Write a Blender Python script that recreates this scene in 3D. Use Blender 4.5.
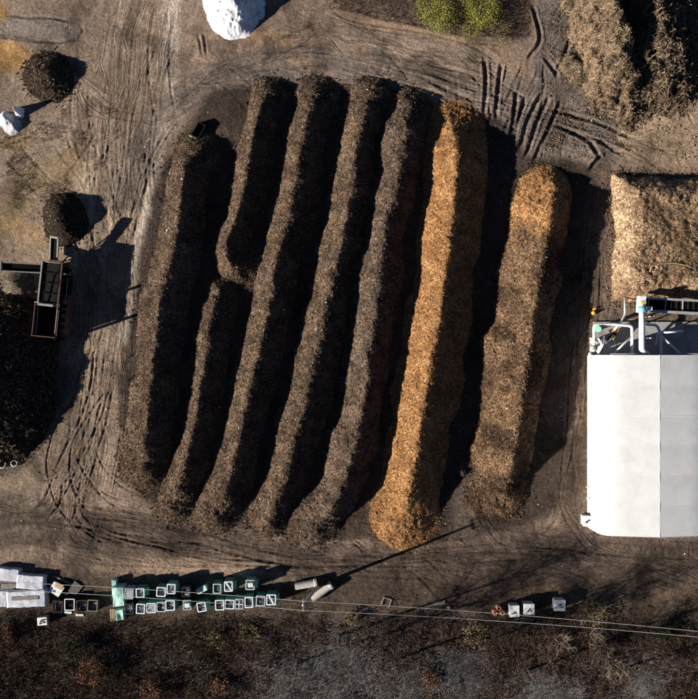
import bpy, math, random
import numpy as np
from mathutils import Vector, Matrix

scene = bpy.context.scene
for o in list(bpy.data.objects):
    bpy.data.objects.remove(o)
R = math.radians
rng = np.random.default_rng(11)
random.seed(5)

# ------------------------------------------------------------------ camera
H = 70.0                                    # drone height, metres
cam_d = bpy.data.cameras.new('camera')
cam = bpy.data.objects.new('camera', cam_d)
scene.collection.objects.link(cam)
cam.location = (0, 0, H)
cam.rotation_euler = (0, 0, 0)
cam_d.sensor_fit = 'HORIZONTAL'
cam_d.angle = 2 * math.atan(34.9 / H)
cam_d.clip_end = 9000
scene.camera = cam

# ------------------------------------------------------------------ sky and sun
SUN_EL, SUN_AZ = R(20.0), math.atan2(-0.945, -0.327)     # sun stands low in the lower left
world = bpy.data.worlds.new('World')
scene.world = world
world.use_nodes = True
wn = world.node_tree
sky = wn.nodes.new('ShaderNodeTexSky')
sky.sky_type = 'NISHITA'
sky.sun_disc = False
sky.sun_elevation = SUN_EL
sky.sun_rotation = SUN_AZ
sky.air_density = 0.3
sky.dust_density = 0.0
bg = wn.nodes['Background']
bg.inputs['Strength'].default_value = 0.05
wn.links.new(sky.outputs['Color'], bg.inputs['Color'])
sun_d = bpy.data.lights.new('sun', 'SUN')
sun_d.energy = 5.0
sun_d.angle = R(0.5)
sun_d.color = (1.0, 0.93, 0.83)
sun = bpy.data.objects.new('sun', sun_d)
scene.collection.objects.link(sun)
sd = Vector((0.945 * math.cos(SUN_EL), 0.327 * math.cos(SUN_EL), -math.sin(SUN_EL)))
sun.rotation_euler = sd.to_track_quat('-Z', 'Y').to_euler()
scene.view_settings.view_transform = 'Standard'
scene.view_settings.look = 'None'
scene.view_settings.exposure = 1.15
scene.view_settings.gamma = 1.0

# ------------------------------------------------------------------ helpers
def P(px, py, z=0.0):
    k = 0.1 * (H - z) / H
    return ((px - 349.0) * k, (349.5 - py) * k, z)

def PL(pts, z=0.0):
    return np.array([P(a, b, z)[:2] for a, b in pts])

def smooth(e0, e1, x):
    t = np.clip((x - e0) / (e1 - e0), 0, 1)
    return t * t * (3 - 2 * t)

def _h(ix, iy, seed):
    with np.errstate(over='ignore'):
        n = (ix.astype(np.uint32) * np.uint32(374761393)
             + iy.astype(np.uint32) * np.uint32(668265263)
             + np.uint32((seed * 1274126177) & 0xffffffff))
        n = (n ^ (n >> np.uint32(13))) * np.uint32(1274126177)
        n = n ^ (n >> np.uint32(16))
    return (n & np.uint32(0xffff)).astype(np.float32) / 65535.0

def vnoise(x, y, seed=0):
    fx, fy = np.floor(x), np.floor(y)
    ix, iy = fx.astype(np.int64), fy.astype(np.int64)
    tx, ty = x - fx, y - fy
    tx = tx * tx * (3 - 2 * tx); ty = ty * ty * (3 - 2 * ty)
    a = _h(ix, iy, seed); b = _h(ix + 1, iy, seed)
    c = _h(ix, iy + 1, seed); d = _h(ix + 1, iy + 1, seed)
    return (a * (1 - tx) + b * tx) * (1 - ty) + (c * (1 - tx) + d * tx) * ty - 0.5

def fbm(x, y, scale, octs=3, seed=0):
    s = 0; a = 1.0; f = 1.0 / scale; t = 0
    for k in range(octs):
        ang = 0.6 * k + 0.3
        xr = x * math.cos(ang) - y * math.sin(ang); yr = x * math.sin(ang) + y * math.cos(ang)
        s = s + a * vnoise(xr * f, yr * f, seed + 17 * k); t += a
        a *= 0.55; f *= 2.03
    return s / t * 2.0          # about -1..1

def link(o, parent=None):
    scene.collection.objects.link(o)
    if parent: o.parent = parent
    return o

def tag(o, label=None, cat=None, group=None, kind=None):
    if label: o['label'] = label
    if cat: o['category'] = cat
    if group: o['group'] = group
    if kind: o['kind'] = kind
    return o

def empty(name, loc=(0, 0, 0), rz=0.0):
    o = bpy.data.objects.new(name, None)
    o.location = loc; o.rotation_euler = (0, 0, rz)
    o.empty_display_size = 0.3
    return link(o)

def np_mesh(name, verts, faces, mat, parent=None, smooth_sh=False, tint=None, col=None):
    me = bpy.data.meshes.new(name)
    nv, nf, k = len(verts), len(faces), faces.shape[1]
    me.vertices.add(nv); me.loops.add(nf * k); me.polygons.add(nf)
    me.vertices.foreach_set('co', np.ascontiguousarray(verts, dtype=np.float32).ravel())
    me.loops.foreach_set('vertex_index', np.ascontiguousarray(faces, dtype=np.int32).ravel())
    me.polygons.foreach_set('loop_start', np.arange(0, nf * k, k, dtype=np.int32))
    if smooth_sh:
        me.polygons.foreach_set('use_smooth', np.ones(nf, dtype=bool))
    me.update(calc_edges=True)
    if tint is not None:
        a = me.attributes.new('tint', 'FLOAT', 'POINT')
        a.data.foreach_set('value', np.ascontiguousarray(tint, dtype=np.float32))
    if col is not None:
        a = me.attributes.new('soil', 'FLOAT_COLOR', 'POINT')
        c4 = np.ones((nv, 4), dtype=np.float32); c4[:, :3] = col
        a.data.foreach_set('color', c4.ravel())
    me.materials.append(mat)
    return link(bpy.data.objects.new(name, me), parent)

class MB:
    """collects boxes, tubes and quads into one mesh"""
    def __init__(self): self.v = []; self.f = []
    def add(self, vs, fs):
        b = len(self.v); self.v += [tuple(p) for p in vs]; self.f += [tuple(b + i for i in f) for f in fs]
    def box(self, c, s, rz=0.0, taper=1.0, rx=0.0, ry=0.0):
        m = Matrix.Translation(c) @ Matrix.Rotation(rz, 4, 'Z') @ Matrix.Rotation(ry, 4, 'Y') @ Matrix.Rotation(rx, 4, 'X')
        hx, hy, hz = s[0] / 2, s[1] / 2, s[2] / 2
        vs = [m @ Vector((x * hx * (taper if z < 0 else 1), y * hy * (taper if z < 0 else 1), z * hz))
              for z in (-1, 1) for x, y in ((-1, -1), (1, -1), (1, 1), (-1, 1))]
        self.add(vs, [(3, 2, 1, 0), (4, 5, 6, 7), (0, 1, 5, 4), (1, 2, 6, 5), (2, 3, 7, 6), (3, 0, 4, 7)])
        return self
    def tube(self, pts, r, seg=10, cap=True, r2=None):
        pts = [Vector(p) for p in pts]; n = len(pts); rings = []
        up = Vector((0, 0, 1))
        for i, p in enumerate(pts):
            t = (pts[min(i + 1, n - 1)] - pts[max(i - 1, 0)]).normalized()
            a = t.cross(up)
            if a.length < 1e-3: a = t.cross(Vector((0, 1, 0)))
            a.normalize(); b = a.cross(t).normalized()
            rr = r if r2 is None else r + (r2 - r) * i / (n - 1)
            rings.append([p + (a * math.cos(2 * math.pi * k / seg) + b * math.sin(2 * math.pi * k / seg)) * rr for k in range(seg)])
        vs = [q for ring in rings for q in ring]; fs = []
        for i in range(n - 1):
            for k in range(seg):
                fs.append((i * seg + k, i * seg + (k + 1) % seg, (i + 1) * seg + (k + 1) % seg, (i + 1) * seg + k))
        if cap:
            fs.append(tuple(reversed(range(seg)))); fs.append(tuple((n - 1) * seg + k for k in range(seg)))
        self.add(vs, fs); return self
    def loft(self, rings, closed=True, cap=False):
        n = len(rings[0]); vs = [p for r_ in rings for p in r_]; fs = []
        for i in range(len(rings) - 1):
            for k in range(n if closed else n - 1):
                fs.append((i * n + k, i * n + (k + 1) % n, (i + 1) * n + (k + 1) % n, (i + 1) * n + k))
        if cap:
            fs.append(tuple(reversed(range(n)))); fs.append(tuple((len(rings) - 1) * n + k for k in range(n)))
        self.add(vs, fs); return self
    def build(self, name, mat, parent=None, bevel=0.0, sm=False):
        me = bpy.data.meshes.new(name)
        me.from_pydata(self.v, [], self.f); me.update()
        if sm:
            me.polygons.foreach_set('use_smooth', [True] * len(me.polygons))
        me.materials.append(mat)
        o = link(bpy.data.objects.new(name, me), parent)
        if bevel:
            b = o.modifiers.new('bevel', 'BEVEL'); b.width = bevel; b.segments = 2; b.limit_method = 'ANGLE'
        return o

# ------------------------------------------------------------------ materials
def mat(name, col, rough=0.9, var=0.25, scale=4.0, bump=0.0, bscale=20.0, spec=0.2, metal=0.0,
        tint=False, attr=None, tintcols=None, dirt=None, dirt_scale=1.2, trans=0.0):
    m = bpy.data.materials.new(name); m.use_nodes = True
    nt = m.node_tree; N = nt.nodes; L = nt.links
    b = N['Principled BSDF']
    b.inputs['Roughness'].default_value = rough
    b.inputs['Specular IOR Level'].default_value = spec
    b.inputs['Metallic'].default_value = metal
    geo = N.new('ShaderNodeTexCoord')
    if attr:
        a = N.new('ShaderNodeAttribute'); a.attribute_name = attr; base = a.outputs['Color']
    elif tint:
        a = N.new('ShaderNodeAttribute'); a.attribute_name = 'tint'
        r = N.new('ShaderNodeValToRGB')
        cols = tintcols
        while len(r.color_ramp.elements) < len(cols): r.color_ramp.elements.new(0.5)
        for i, c in enumerate(cols):
            r.color_ramp.elements[i].position = i / (len(cols) - 1)
            r.color_ramp.elements[i].color = (*c, 1)
        L.new(a.outputs['Fac'], r.inputs['Fac']); base = r.outputs['Color']
    else:
        c = N.new('ShaderNodeRGB'); c.outputs[0].default_value = (*col, 1); base = c.outputs[0]
    if var > 0:
        n = N.new('ShaderNodeTexNoise'); n.inputs['Scale'].default_value = scale
        n.inputs['Detail'].default_value = 6; n.inputs['Roughness'].default_value = 0.65
        L.new(geo.outputs['Object'], n.inputs['Vector'])
        mr = N.new('ShaderNodeMapRange')
        mr.inputs['From Min'].default_value = 0.25; mr.inputs['From Max'].default_value = 0.75
        mr.inputs['To Min'].default_value = 1 - var; mr.inputs['To Max'].default_value = 1 + var
        L.new(n.outputs['Fac'], mr.inputs['Value'])
        mx = N.new('ShaderNodeMix'); mx.data_type = 'RGBA'; mx.blend_type = 'MULTIPLY'
        mx.inputs['Factor'].default_value = 1
        L.new(base, mx.inputs['A'])
        cc = N.new('ShaderNodeCombineColor')
        for k in ('Red', 'Green', 'Blue'): L.new(mr.outputs['Result'], cc.inputs[k])
        L.new(cc.outputs['Color'], mx.inputs['B']); base = mx.outputs['Result']
    if dirt:
        n = N.new('ShaderNodeTexNoise'); n.inputs['Scale'].default_value = dirt_scale
        n.inputs['Detail'].default_value = 8; n.inputs['Roughness'].default_value = 0.7
        L.new(geo.outputs['Object'], n.inputs['Vector'])
        mr = N.new('ShaderNodeMapRange')
        mr.inputs['From Min'].default_value = 0.48; mr.inputs['From Max'].default_value = 0.72
        mr.inputs['To Max'].default_value = 0.7
        L.new(n.outputs['Fac'], mr.inputs['Value'])
        mx = N.new('ShaderNodeMix'); mx.data_type = 'RGBA'
        L.new(mr.outputs['Result'], mx.inputs['Factor'])
        L.new(base, mx.inputs['A']); mx.inputs['B'].default_value = (*dirt, 1); base = mx.outputs['Result']
    L.new(base, b.inputs['Base Color'])
    if bump > 0:
        n = N.new('ShaderNodeTexNoise'); n.inputs['Scale'].default_value = bscale
        n.inputs['Detail'].default_value = 5; n.inputs['Roughness'].default_value = 0.7
        L.new(geo.outputs['Object'], n.inputs['Vector'])
        bp = N.new('ShaderNodeBump'); bp.inputs['Strength'].default_value = 1.0
        bp.inputs['Distance'].default_value = bump
        L.new(n.outputs['Fac'], bp.inputs['Height']); L.new(bp.outputs['Normal'], b.inputs['Normal'])
    return m

M = {}
M['soil'] = mat('soil', None, 0.95, 0.22, 5.0, 0, 9.0, 0.08, attr='soil')
def soil_nodes(m):
    nt = m.node_tree; N = nt.nodes; L = nt.links; b = N['Principled BSDF']
    at = N.new('ShaderNodeAttribute'); at.attribute_name = 'flow'
    sep = N.new('ShaderNodeSeparateXYZ'); L.new(at.outputs['Vector'], sep.inputs[0])
    def comb(su, sv):
        c = N.new('ShaderNodeCombineXYZ')
        for k, sc, i in (('X', su, 'X'), ('Y', sv, 'Y')):
            mu = N.new('ShaderNodeMath'); mu.operation = 'MULTIPLY'; mu.inputs[1].default_value = sc
            L.new(sep.outputs[k], mu.inputs[0]); L.new(mu.outputs[0], c.inputs[i])
        return c
    def noise(vec, detail, rough, scale=1.0):
        n = N.new('ShaderNodeTexNoise'); n.inputs['Scale'].default_value = scale; n.inputs['Detail'].default_value = detail; n.inputs['Roughness'].default_value = rough
        L.new(vec, n.inputs['Vector']); return n.outputs['Fac']
    def math_(op, a, b_):
        q = N.new('ShaderNodeMath'); q.operation = op
        for i, v in enumerate((a, b_)):
            if isinstance(v, (int, float)): q.inputs[i].default_value = v
            else: L.new(v, q.inputs[i])
        return q.outputs[0]
    tc = N.new('ShaderNodeTexCoord')
    clods = noise(tc.outputs['Object'], 8, .75, 1.6)
    grit = noise(tc.outputs['Object'], 5, .85, 5.0)
    warp = math_('MULTIPLY', math_('SUBTRACT', noise(tc.outputs['Object'], 1, .5, .16), .5), 2.2)
    U = math_('ADD', sep.outputs['X'], warp); V = sep.outputs['Y']; S = sep.outputs['Z']
    def layer(shear, fu, fv, seed, lo, hi):
        c = N.new('ShaderNodeCombineXYZ')
        L.new(math_('MULTIPLY', math_('ADD', U, math_('MULTIPLY', V, shear)), fu), c.inputs['X'])
        L.new(math_('MULTIPLY', V, fv), c.inputs['Y']); c.inputs['Z'].default_value = seed
        n1 = noise(c.outputs[0], 3, .62)
        c2 = N.new('ShaderNodeCombineXYZ')
        L.new(math_('MULTIPLY', math_('ADD', U, math_('MULTIPLY', V, shear)), fu * .22), c2.inputs['X'])
        L.new(math_('MULTIPLY', V, fv * .9), c2.inputs['Y']); c2.inputs['Z'].default_value = seed + 7
        mk = N.new('ShaderNodeMapRange'); mk.inputs['From Min'].default_value = lo; mk.inputs['From Max'].default_value = hi
        L.new(noise(c2.outputs[0], 2, .5), mk.inputs['Value'])
        return math_('MULTIPLY', math_('SUBTRACT', n1, .5), mk.outputs['Result'])
    s1 = math_('ADD', math_('ADD', layer(0, 3.6, .1, 0., .4, .6), layer(.28, 4.2, .13, 3., .5, .62)), layer(-.22, 4.0, .12, 9., .52, .64))
    s1 = math_('MULTIPLY', s1, S)
    hsum = math_('ADD', math_('MULTIPLY', s1, 1.5), math_('ADD', math_('MULTIPLY', clods, .6), math_('MULTIPLY', grit, .5)))
    bp = N.new('ShaderNodeBump'); bp.inputs['Strength'].default_value = 1.0; bp.inputs['Distance'].default_value = .3
    L.new(hsum, bp.inputs['Height']); L.new(bp.outputs['Normal'], b.inputs['Normal'])
    old = b.inputs['Base Color'].links[0].from_socket
    f = math_('ADD', math_('ADD', 1.0, math_('MULTIPLY', s1, 1.7)), math_('ADD', math_('MULTIPLY', math_('SUBTRACT', clods, .5), .9), math_('MULTIPLY', math_('SUBTRACT', grit, .5), 2.0)))
    vm = N.new('ShaderNodeVectorMath'); vm.operation = 'SCALE'
    L.new(old, vm.inputs[0]); L.new(f, vm.inputs['Scale']); L.new(vm.outputs[0], b.inputs['Base Color'])
soil_nodes(M['soil'])
M['mound'] = mat('mound', None, 0.98, 0.55, 4.5, 0.2, 4.5, 0.04, attr='soil')
M['powder'] = mat('powder', None, 0.95, 0.05, 4.5, 0.05, 3.0, 0.04, attr='soil')
M['compost_chip'] = mat('compost_chip', None, 0.9, 0, spec=0.1, tint=True,
    tintcols=[(.026, .017, .011), (.075, .05, .034), (.16, .11, .075), (.34, .25, .17)])
M['orange_chip'] = mat('orange_chip', None, 0.9, 0, spec=0.1, tint=True,
    tintcols=[(.1, .047, .019), (.21, .105, .043), (.31, .168, .075), (.47, .3, .16)])
M['brown_chip'] = mat('brown_chip', None, 0.9, 0, spec=0.1, tint=True,
    tintcols=[(.04, .026, .016), (.13, .085, .05), (.24, .16, .095), (.42, .3, .19)])
M['bark_chip'] = mat('bark_chip', None, 0.9, 0, spec=0.1, tint=True,
    tintcols=[(.02, .013, .009), (.07, .043, .026), (.165, .103, .06), (.4, .28, .175)])
M['straw'] = mat('straw', None, 0.9, 0, spec=0.1, tint=True,
    tintcols=[(.025, .017, .011), (.12, .08, .05), (.28, .2, .13), (.52, .42, .3)])
M['ground_chip'] = mat('ground_chip', None, 0.95, 0, spec=0.1, tint=True,
    tintcols=[(.02, .016, .012), (.1, .075, .056), (.26, .2, .15), (.5, .43, .35)])
M['litter'] = mat('litter', None, 0.6, 0, spec=0.3, tint=True,
    tintcols=[(.42, .38, .31), (.62, .59, .52), (.7, .69, .66), (.55, .5, .38)])
M['scrub_twig'] = mat('scrub_twig', None, 0.95, 0, spec=0.05, tint=True,
    tintcols=[(.03, .02, .016), (.085, .055, .043), (.14, .098, .076), (.27, .205, .145)])
M['scrub_leaf'] = mat('scrub_leaf', None, 0.95, 0, spec=0.05, tint=True,
    tintcols=[(.02, .015, .012), (.06, .03, .021), (.075, .06, .034), (.17, .11, .065)])
M['grey_twig'] = mat('grey_twig', None, 0.95, 0, spec=0.05, tint=True,
    tintcols=[(.05, .046, .045), (.1, .095, .093), (.16, .153, .15), (.22, .212, .21)])
M['orange_leaf'] = mat('orange_leaf', None, 0.9, 0, spec=0.1, tint=True,
    tintcols=[(.045, .022, .013), (.1, .048, .026), (.17, .085, .047), (.27, .15, .09)])
M['green_leaf'] = mat('green_leaf', None, 0.8, 0, spec=0.15, tint=True,
    tintcols=[(.06, .06, .015), (.16, .165, .03), (.27, .26, .05), (.4, .36, .1)])
M['dull_green_leaf'] = mat('dull_green_leaf', None, 0.9, 0, spec=0.1, tint=True,
    tintcols=[(.012, .015, .008), (.024, .032, .013), (.036, .045, .019), (.06, .065, .03)])
M['dry_leaf'] = mat('dry_leaf', None, 0.9, 0, spec=0.1, tint=True,
    tintcols=[(.05, .035, .02), (.11, .08, .04), (.17, .13, .06), (.28, .22, .12)])
M['bark'] = mat('bark', (.06, .045, .035), 0.95, 0.35, 9, 0.01, 25, 0.05)
M['fabric'] = mat('fabric', (.6, .6, .597), 0.6, 0.05, 0.9, 0.01, 0.9, 0.2, dirt=(.5, .485, .46), dirt_scale=0.6)
M['seam'] = mat('seam', (.72, .72, .72), 0.6, 0.05, 2.0)
M['white_paint'] = mat('white_paint', (.72, .72, .71), 0.45, 0.08, 5, dirt=(.35, .32, .28), dirt_scale=3)
M['white_sheet'] = mat('white_sheet', (.5, .51, .57), 0.6, 0.12, 2, 0.02, 3.0, dirt=(.35, .33, .33), dirt_scale=2.2)
M['white_powder'] = mat('white_powder', (.78, .79, .81), 0.9, 0.06, 3, 0.06, 4.0, 0.1)
M['bluish_sheet'] = mat('bluish_sheet', (.06, .07, .1), 0.7, 0.3, 3, 0.03, 5.0)
M['bin_green'] = mat('bin_green', (.1, .34, .26), 0.5, 0.25, 4, dirt=(.05, .06, .045), dirt_scale=3)
M['bin_green_dull'] = mat('bin_green_dull', (.08, .24, .19), 0.6, 0.3, 4, dirt=(.06, .08, .06), dirt_scale=3)
M['bin_green_pale'] = mat('bin_green_pale', (.17, .42, .34), 0.5, 0.25, 4, dirt=(.08, .11, .09), dirt_scale=3)
M['bin_rim_dirty'] = mat('bin_rim_dirty', (.42, .45, .46), 0.6, 0.3, 6, dirt=(.15, .15, .13), dirt_scale=5)
M['bin_black'] = mat('bin_black', (.018, .018, .018), 0.6, 0.25, 4)
M['bin_grey'] = mat('bin_grey', (.3, .32, .34), 0.6, 0.2, 4)
M['bin_rim'] = mat('bin_rim', (.68, .72, .74), 0.5, 0.12, 6, dirt=(.35, .35, .33), dirt_scale=5)
M['bin_fill'] = mat('bin_fill', (.12, .12, .125), 0.95, 0.5, 8, 0.03, 12)
M['scrap'] = mat('scrap', None, 0.7, 0, spec=0.2, tint=True,
    tintcols=[(.02, .02, .02), (.1, .1, .11), (.35, .37, .4), (.65, .67, .7)])
M['mint'] = mat('mint', (.33, .55, .47), 0.6, 0.2, 4, 0.03, 5, dirt=(.15, .22, .19), dirt_scale=3)
M['mint_pale'] = mat('mint_pale', (.55, .68, .58), 0.6, 0.15, 4)
M['wood'] = mat('wood', (.22, .15, .09), 0.9, 0.35, 6, 0.01, 20)
M['wood_pale'] = mat('wood_pale', (.42, .31, .19), 0.9, 0.3, 6)
M['wood_grey'] = mat('wood_grey', (.2, .18, .165), 0.9, 0.35, 6)
M['wood_dark'] = mat('wood_dark', (.06, .035, .022), 0.9, 0.35, 6)
M['concrete'] = mat('concrete', (.42, .39, .35), 0.95, 0.2, 4, 0.01, 15, dirt=(.2, .17, .14), dirt_scale=3)
M['pad'] = mat('pad', (.3, .295, .29), 0.95, 0.35, 6, 0.02, 14, 0.1, dirt=(.09, .075, .06), dirt_scale=0.7)
M['terracotta'] = mat('terracotta', (.5, .24, .17), 0.85, 0.2, 5)
M['dark_metal'] = mat('dark_metal', (.009, .009, .009), 0.8, 0.4, 4, spec=0.08, dirt=(.035, .026, .02), dirt_scale=3)
M['rail_metal'] = mat('rail_metal', (.3, .265, .23), 0.6, 0.4, 6, dirt=(.09, .06, .045), dirt_scale=4)
M['rust'] = mat('rust', (.11, .055, .038), 0.85, 0.4, 5, 0.01, 20, dirt=(.04, .03, .025), dirt_scale=3)
M['rubber'] = mat('rubber', (.008, .008, .008), 0.9, 0.3, 5, spec=.05)
M['galv'] = mat('galv', (.42, .42, .42), 0.5, 0.2, 6, metal=0.3, dirt=(.2, .17, .15), dirt_scale=4)
M['blue_paint'] = mat('blue_paint', (.16, .36, .5), 0.5, 0.15, 6)
M['green_paint'] = mat('green_paint', (.2, .52, .34), 0.5, 0.1, 6)
M['orange_paint'] = mat('orange_paint', (.75, .33, .03), 0.5, 0.1, 6)
M['yellow_paint'] = mat('yellow_paint', (.6, .42, .1), 0.5, 0.1, 6)
M['wire'] = mat('wire', (.62, .6, .57), 0.5, 0, metal=0.2)
M['hose'] = mat('hose', (.3, .3, .3), 0.5, 0.2, 5)

# ------------------------------------------------------------------ ground
STEP = 0.09
inner = np.arange(-36.0, 36.0 + 1e-6, STEP)
GX, GY = np.meshgrid(inner, inner)            # [row=y, col=x]
n_in = len(inner)
UX, UY = 349.0 + GX * 10, 349.5 - GY * 10     # photograph-like plan units (0.1 m)

wx = GX + 0.5 * fbm(GX, GY, 2.5, 3, 3); wy = GY + 0.5 * fbm(GX, GY, 2.5, 3, 4)
WX, WY = 349.0 + wx * 10, 349.5 - wy * 10

def seg_dist(X, Y, pl):
    """distance, signed side and arc position to polyline"""
    best = np.full(X.shape, 1e9); side = np.zeros(X.shape); arc = np.zeros(X.shape)
    s0 = 0.0
    for (ax, ay), (bx, by) in zip(pl[:-1], pl[1:]):
        dx, dy = bx - ax, by - ay; l2 = dx * dx + dy * dy + 1e-9; l = math.sqrt(l2)
        t = np.clip(((X - ax) * dx + (Y - ay) * dy) / l2, 0, 1)
        qx, qy = X - ax - t * dx, Y - ay - t * dy
        d = np.hypot(qx, qy); m = d < best
        best = np.where(m, d, best)
        side = np.where(m, np.clip((dx * qy - dy * qx) / (l * d + 1e-6), -1, 1), side)
        arc = np.where(m, s0 + t * l, arc); s0 += l
    return best, side, arc

def spline(pts, step=0.5):
    """Catmull-Rom through points, resampled"""
    p = np.asarray(pts, float)
    if len(p) < 3: return p
    q = np.vstack([2 * p[0] - p[1], p, 2 * p[-1] - p[-2]]); out = []
    for i in range(1, len(q) - 2):
        n = max(2, int(np.linalg.norm(q[i + 1] - q[i]) / step))
        for k in range(n):
            t = k / n
            out.append(0.5 * ((2 * q[i]) + (-q[i - 1] + q[i + 1]) * t + (2 * q[i - 1] - 5 * q[i] + 4 * q[i + 1] - q[i + 2]) * t * t
                              + (-q[i - 1] + 3 * q[i] - 3 * q[i + 1] + q[i + 2]) * t ** 3))
    out.append(p[-1]); return np.array(out)

C = np.empty((n_in, n_in, 3), np.float32)
C[:] = (.175, .136, .106)

def paint(mask, col, amt=1.0):
    a = (np.clip(mask, 0, 1) * amt)[..., None]
    C[:] = C * (1 - a) + np.array(col, np.float32) * a

def poly_mask(pts, soft=6.0):
    pts = np.array(pts, float); ins = np.zeros(WX.shape, bool)
    d = np.full(WX.shape, 1e9); n = len(pts)
    for i in range(n):
        (ax, ay), (bx, by) = pts[i], pts[(i + 1) % n]
        cond = ((ay > WY) != (by > WY)) & (WX < (bx - ax) * (WY - ay) / (by - ay + 1e-9) + ax)
        ins ^= cond
        dx, dy = bx - ax, by - ay
        t = np.clip(((WX - ax) * dx + (WY - ay) * dy) / (dx * dx + dy * dy + 1e-9), 0, 1)
        d = np.minimum(d, np.hypot(WX - ax - t * dx, WY - ay - t * dy))
    return smooth(-soft, soft, np.where(ins, d, -d))

def line_mask(pts, w, soft=4.0):
    d, _, _ = seg_dist(WX, WY, spline(pts, 12))
    return 1 - smooth(w - soft, w + soft, d)

def blob(x, y, rx, ry=None, rot=0.0, soft=0.35):
    ry = ry or rx; c, s = math.cos(R(rot)), math.sin(R(rot))
    u = ((WX - x) * c + (WY - y) * s) / rx; v = (-(WX - x) * s + (WY - y) * c) / ry
    return 1 - smooth(1 - soft, 1 + soft, np.hypot(u, v))

FIELD = [(180, 138), (212, 92), (262, 82), (330, 86), (385, 92), (440, 108), (500, 118), (530, 155), (600, 168),
         (600, 240), (588, 330), (575, 430), (560, 510), (505, 535), (420, 545), (340, 540), (250, 528), (160, 512),
         (120, 470), (118, 420), (132, 300), (150, 200)]
big = fbm(GX, GY, 9, 4, 21); mid = fbm(GX, GY, 2.2, 4, 22); fine = fbm(GX, GY, 0.5, 3, 23)

paint(poly_mask([(-20, -20), (180, -20), (165, 120), (140, 200), (130, 330), (110, 450), (60, 500), (-20, 500)], 14), (.21, .168, .13), .8)
paint(blob(60, 250, 130, 60), (.22, .17, .12), .5)
paint(line_mask([(172, -5), (168, 50), (175, 90)], 9), (.34, .295, .25), .8)
paint(line_mask([(165, 120), (150, 190), (140, 240), (132, 300), (126, 340)], 6), (.38, .33, .275), .9)
paint(line_mask([(40, 130), (65, 150), (50, 175)], 9), (.3, .25, .18), .6)
paint(line_mask([(85, 180), (85, 215)], 10), (.29, .24, .18), .6)
paint(line_mask([(85, 350), (78, 385), (60, 430), (30, 475), (0, 482)], 9), (.29, .23, .165), .8)
paint(line_mask([(0, 222), (38, 235)], 8), (.3, .2, .1), .55)
paint(line_mask([(0, 225), (30, 180), (70, 165)], 14), (.19, .145, .075), .5)
paint(blob(5, 58, 22, 16), (.28, .17, .065), .85)
paint(blob(2, 15, 8, 14), (.26, .15, .05), .7)
paint(blob(15, 140, 16, 12), (.27, .2, .11), .7)
paint(blob(110, 85, 6, 6), (.2, .14, .08), .6)
paint(line_mask([(10, 30), (72, 30)], 12, 2), (.16, .143, .128), .85)
paint(line_mask([(8, 17), (40, 18), (80, 24)], 1.2, 1), (.08, .065, .05), .8)
paint(line_mask([(-5, 37), (40, 42), (76, 40)], 1.2, 1), (.07, .055, .04), .8)
# ring road around the rows
paint(line_mask([(120, 200), (150, 140), (185, 100), (240, 74), (320, 66), (400, 82), (480, 105), (560, 130), (640, 150)], 17, 6), (.15, .127, .11), .75)
paint(line_mask([(340, 40), (430, 55), (500, 75)], 14, 6), (.2, .162, .13), .6)
paint(line_mask([(240, 38), (290, 40)], 5), (.24, .155, .09), .65)
paint(line_mask([(290, 58), (312, 66)], 4), (.22, .15, .09), .55)
paint(line_mask([(330, 5), (385, 27), (440, 36), (500, 55)], 3.5, 2), (.22, .155, .105), .7)
paint(poly_mask([(330, -20), (530, -20), (525, 35), (505, 45), (440, 26), (390, 16)], 12), (.1, .075, .055), .7)
paint(poly_mask([(535, -20), (585, -20), (578, 70), (540, 90)], 8), (.13, .118, .106), .85)
paint(poly_mask([(500, 80), (590, 85), (640, 115), (620, 165), (510, 160)], 8), (.13, .113, .1), .7)
paint(poly_mask([(620, 112), (720, 112), (720, 170), (620, 165)], 8), (.255, .195, .135), .85)
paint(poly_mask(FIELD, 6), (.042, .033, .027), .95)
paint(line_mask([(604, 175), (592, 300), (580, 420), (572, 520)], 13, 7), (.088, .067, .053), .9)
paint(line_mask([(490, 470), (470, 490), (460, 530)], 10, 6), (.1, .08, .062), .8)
paint(poly_mask([(-20, 495), (60, 500), (150, 515), (300, 540), (420, 548), (560, 525), (600, 535), (720, 540), (720, 590), (400, 600), (-20, 560)], 8), (.09, .069, .056), .9)
paint(line_mask([(-10, 556), (60, 552), (130, 568), (200, 566), (285, 570)], 8, 6), (.24, .187, .138), .75)
paint(line_mask([(255, 588), (292, 592)], 12, 5), (.18, .165, .15), .75)
paint(line_mask([(294, 578), (295, 608)], 2.0, 1.5), (.34, .27, .19), .85)
paint(poly_mask([(420, 555), (720, 545), (720, 590), (420, 590)], 8), (.075, .058, .047), .75)
paint(poly_mask([(-20, 575), (100, 570), (120, 580), (290, 580), (330, 570), (400, 580), (720, 588), (720, 720), (-20, 720)], 10), (.05, .039, .03), .9)
paint(line_mask([(520, 590), (600, 598), (690, 590)], 8, 7), (.13, .1, .07), .7)
paint(poly_mask([(-20, 618), (290, 622), (420, 628), (720, 628), (720, 720), (-20, 720)], 8), (.048, .036, .029), .9)
for bx, by, rx, ry in ((345, 668, 60, 32), (300, 690, 40, 22), (545, 692, 46, 16), (470, 660, 25, 10), (395, 690, 60, 16), (640, 668, 40, 10)):
    paint(blob(bx, by, rx * 1.25, ry * 1.2, 0, .7), (.19, .18, .175), .85)
paint(blob(640, 327, 60, 22), (.13, .11, .085), .7)
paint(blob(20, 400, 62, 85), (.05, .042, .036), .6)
paint(blob(10, 520, 50, 20), (.13, .11, .085), .5)
C *= np.array((1.36, 1.27, 1.23), np.float32)
C *= (1 + 0.18 * big + 0.22 * mid + 0.2 * fine)[..., None]
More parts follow.
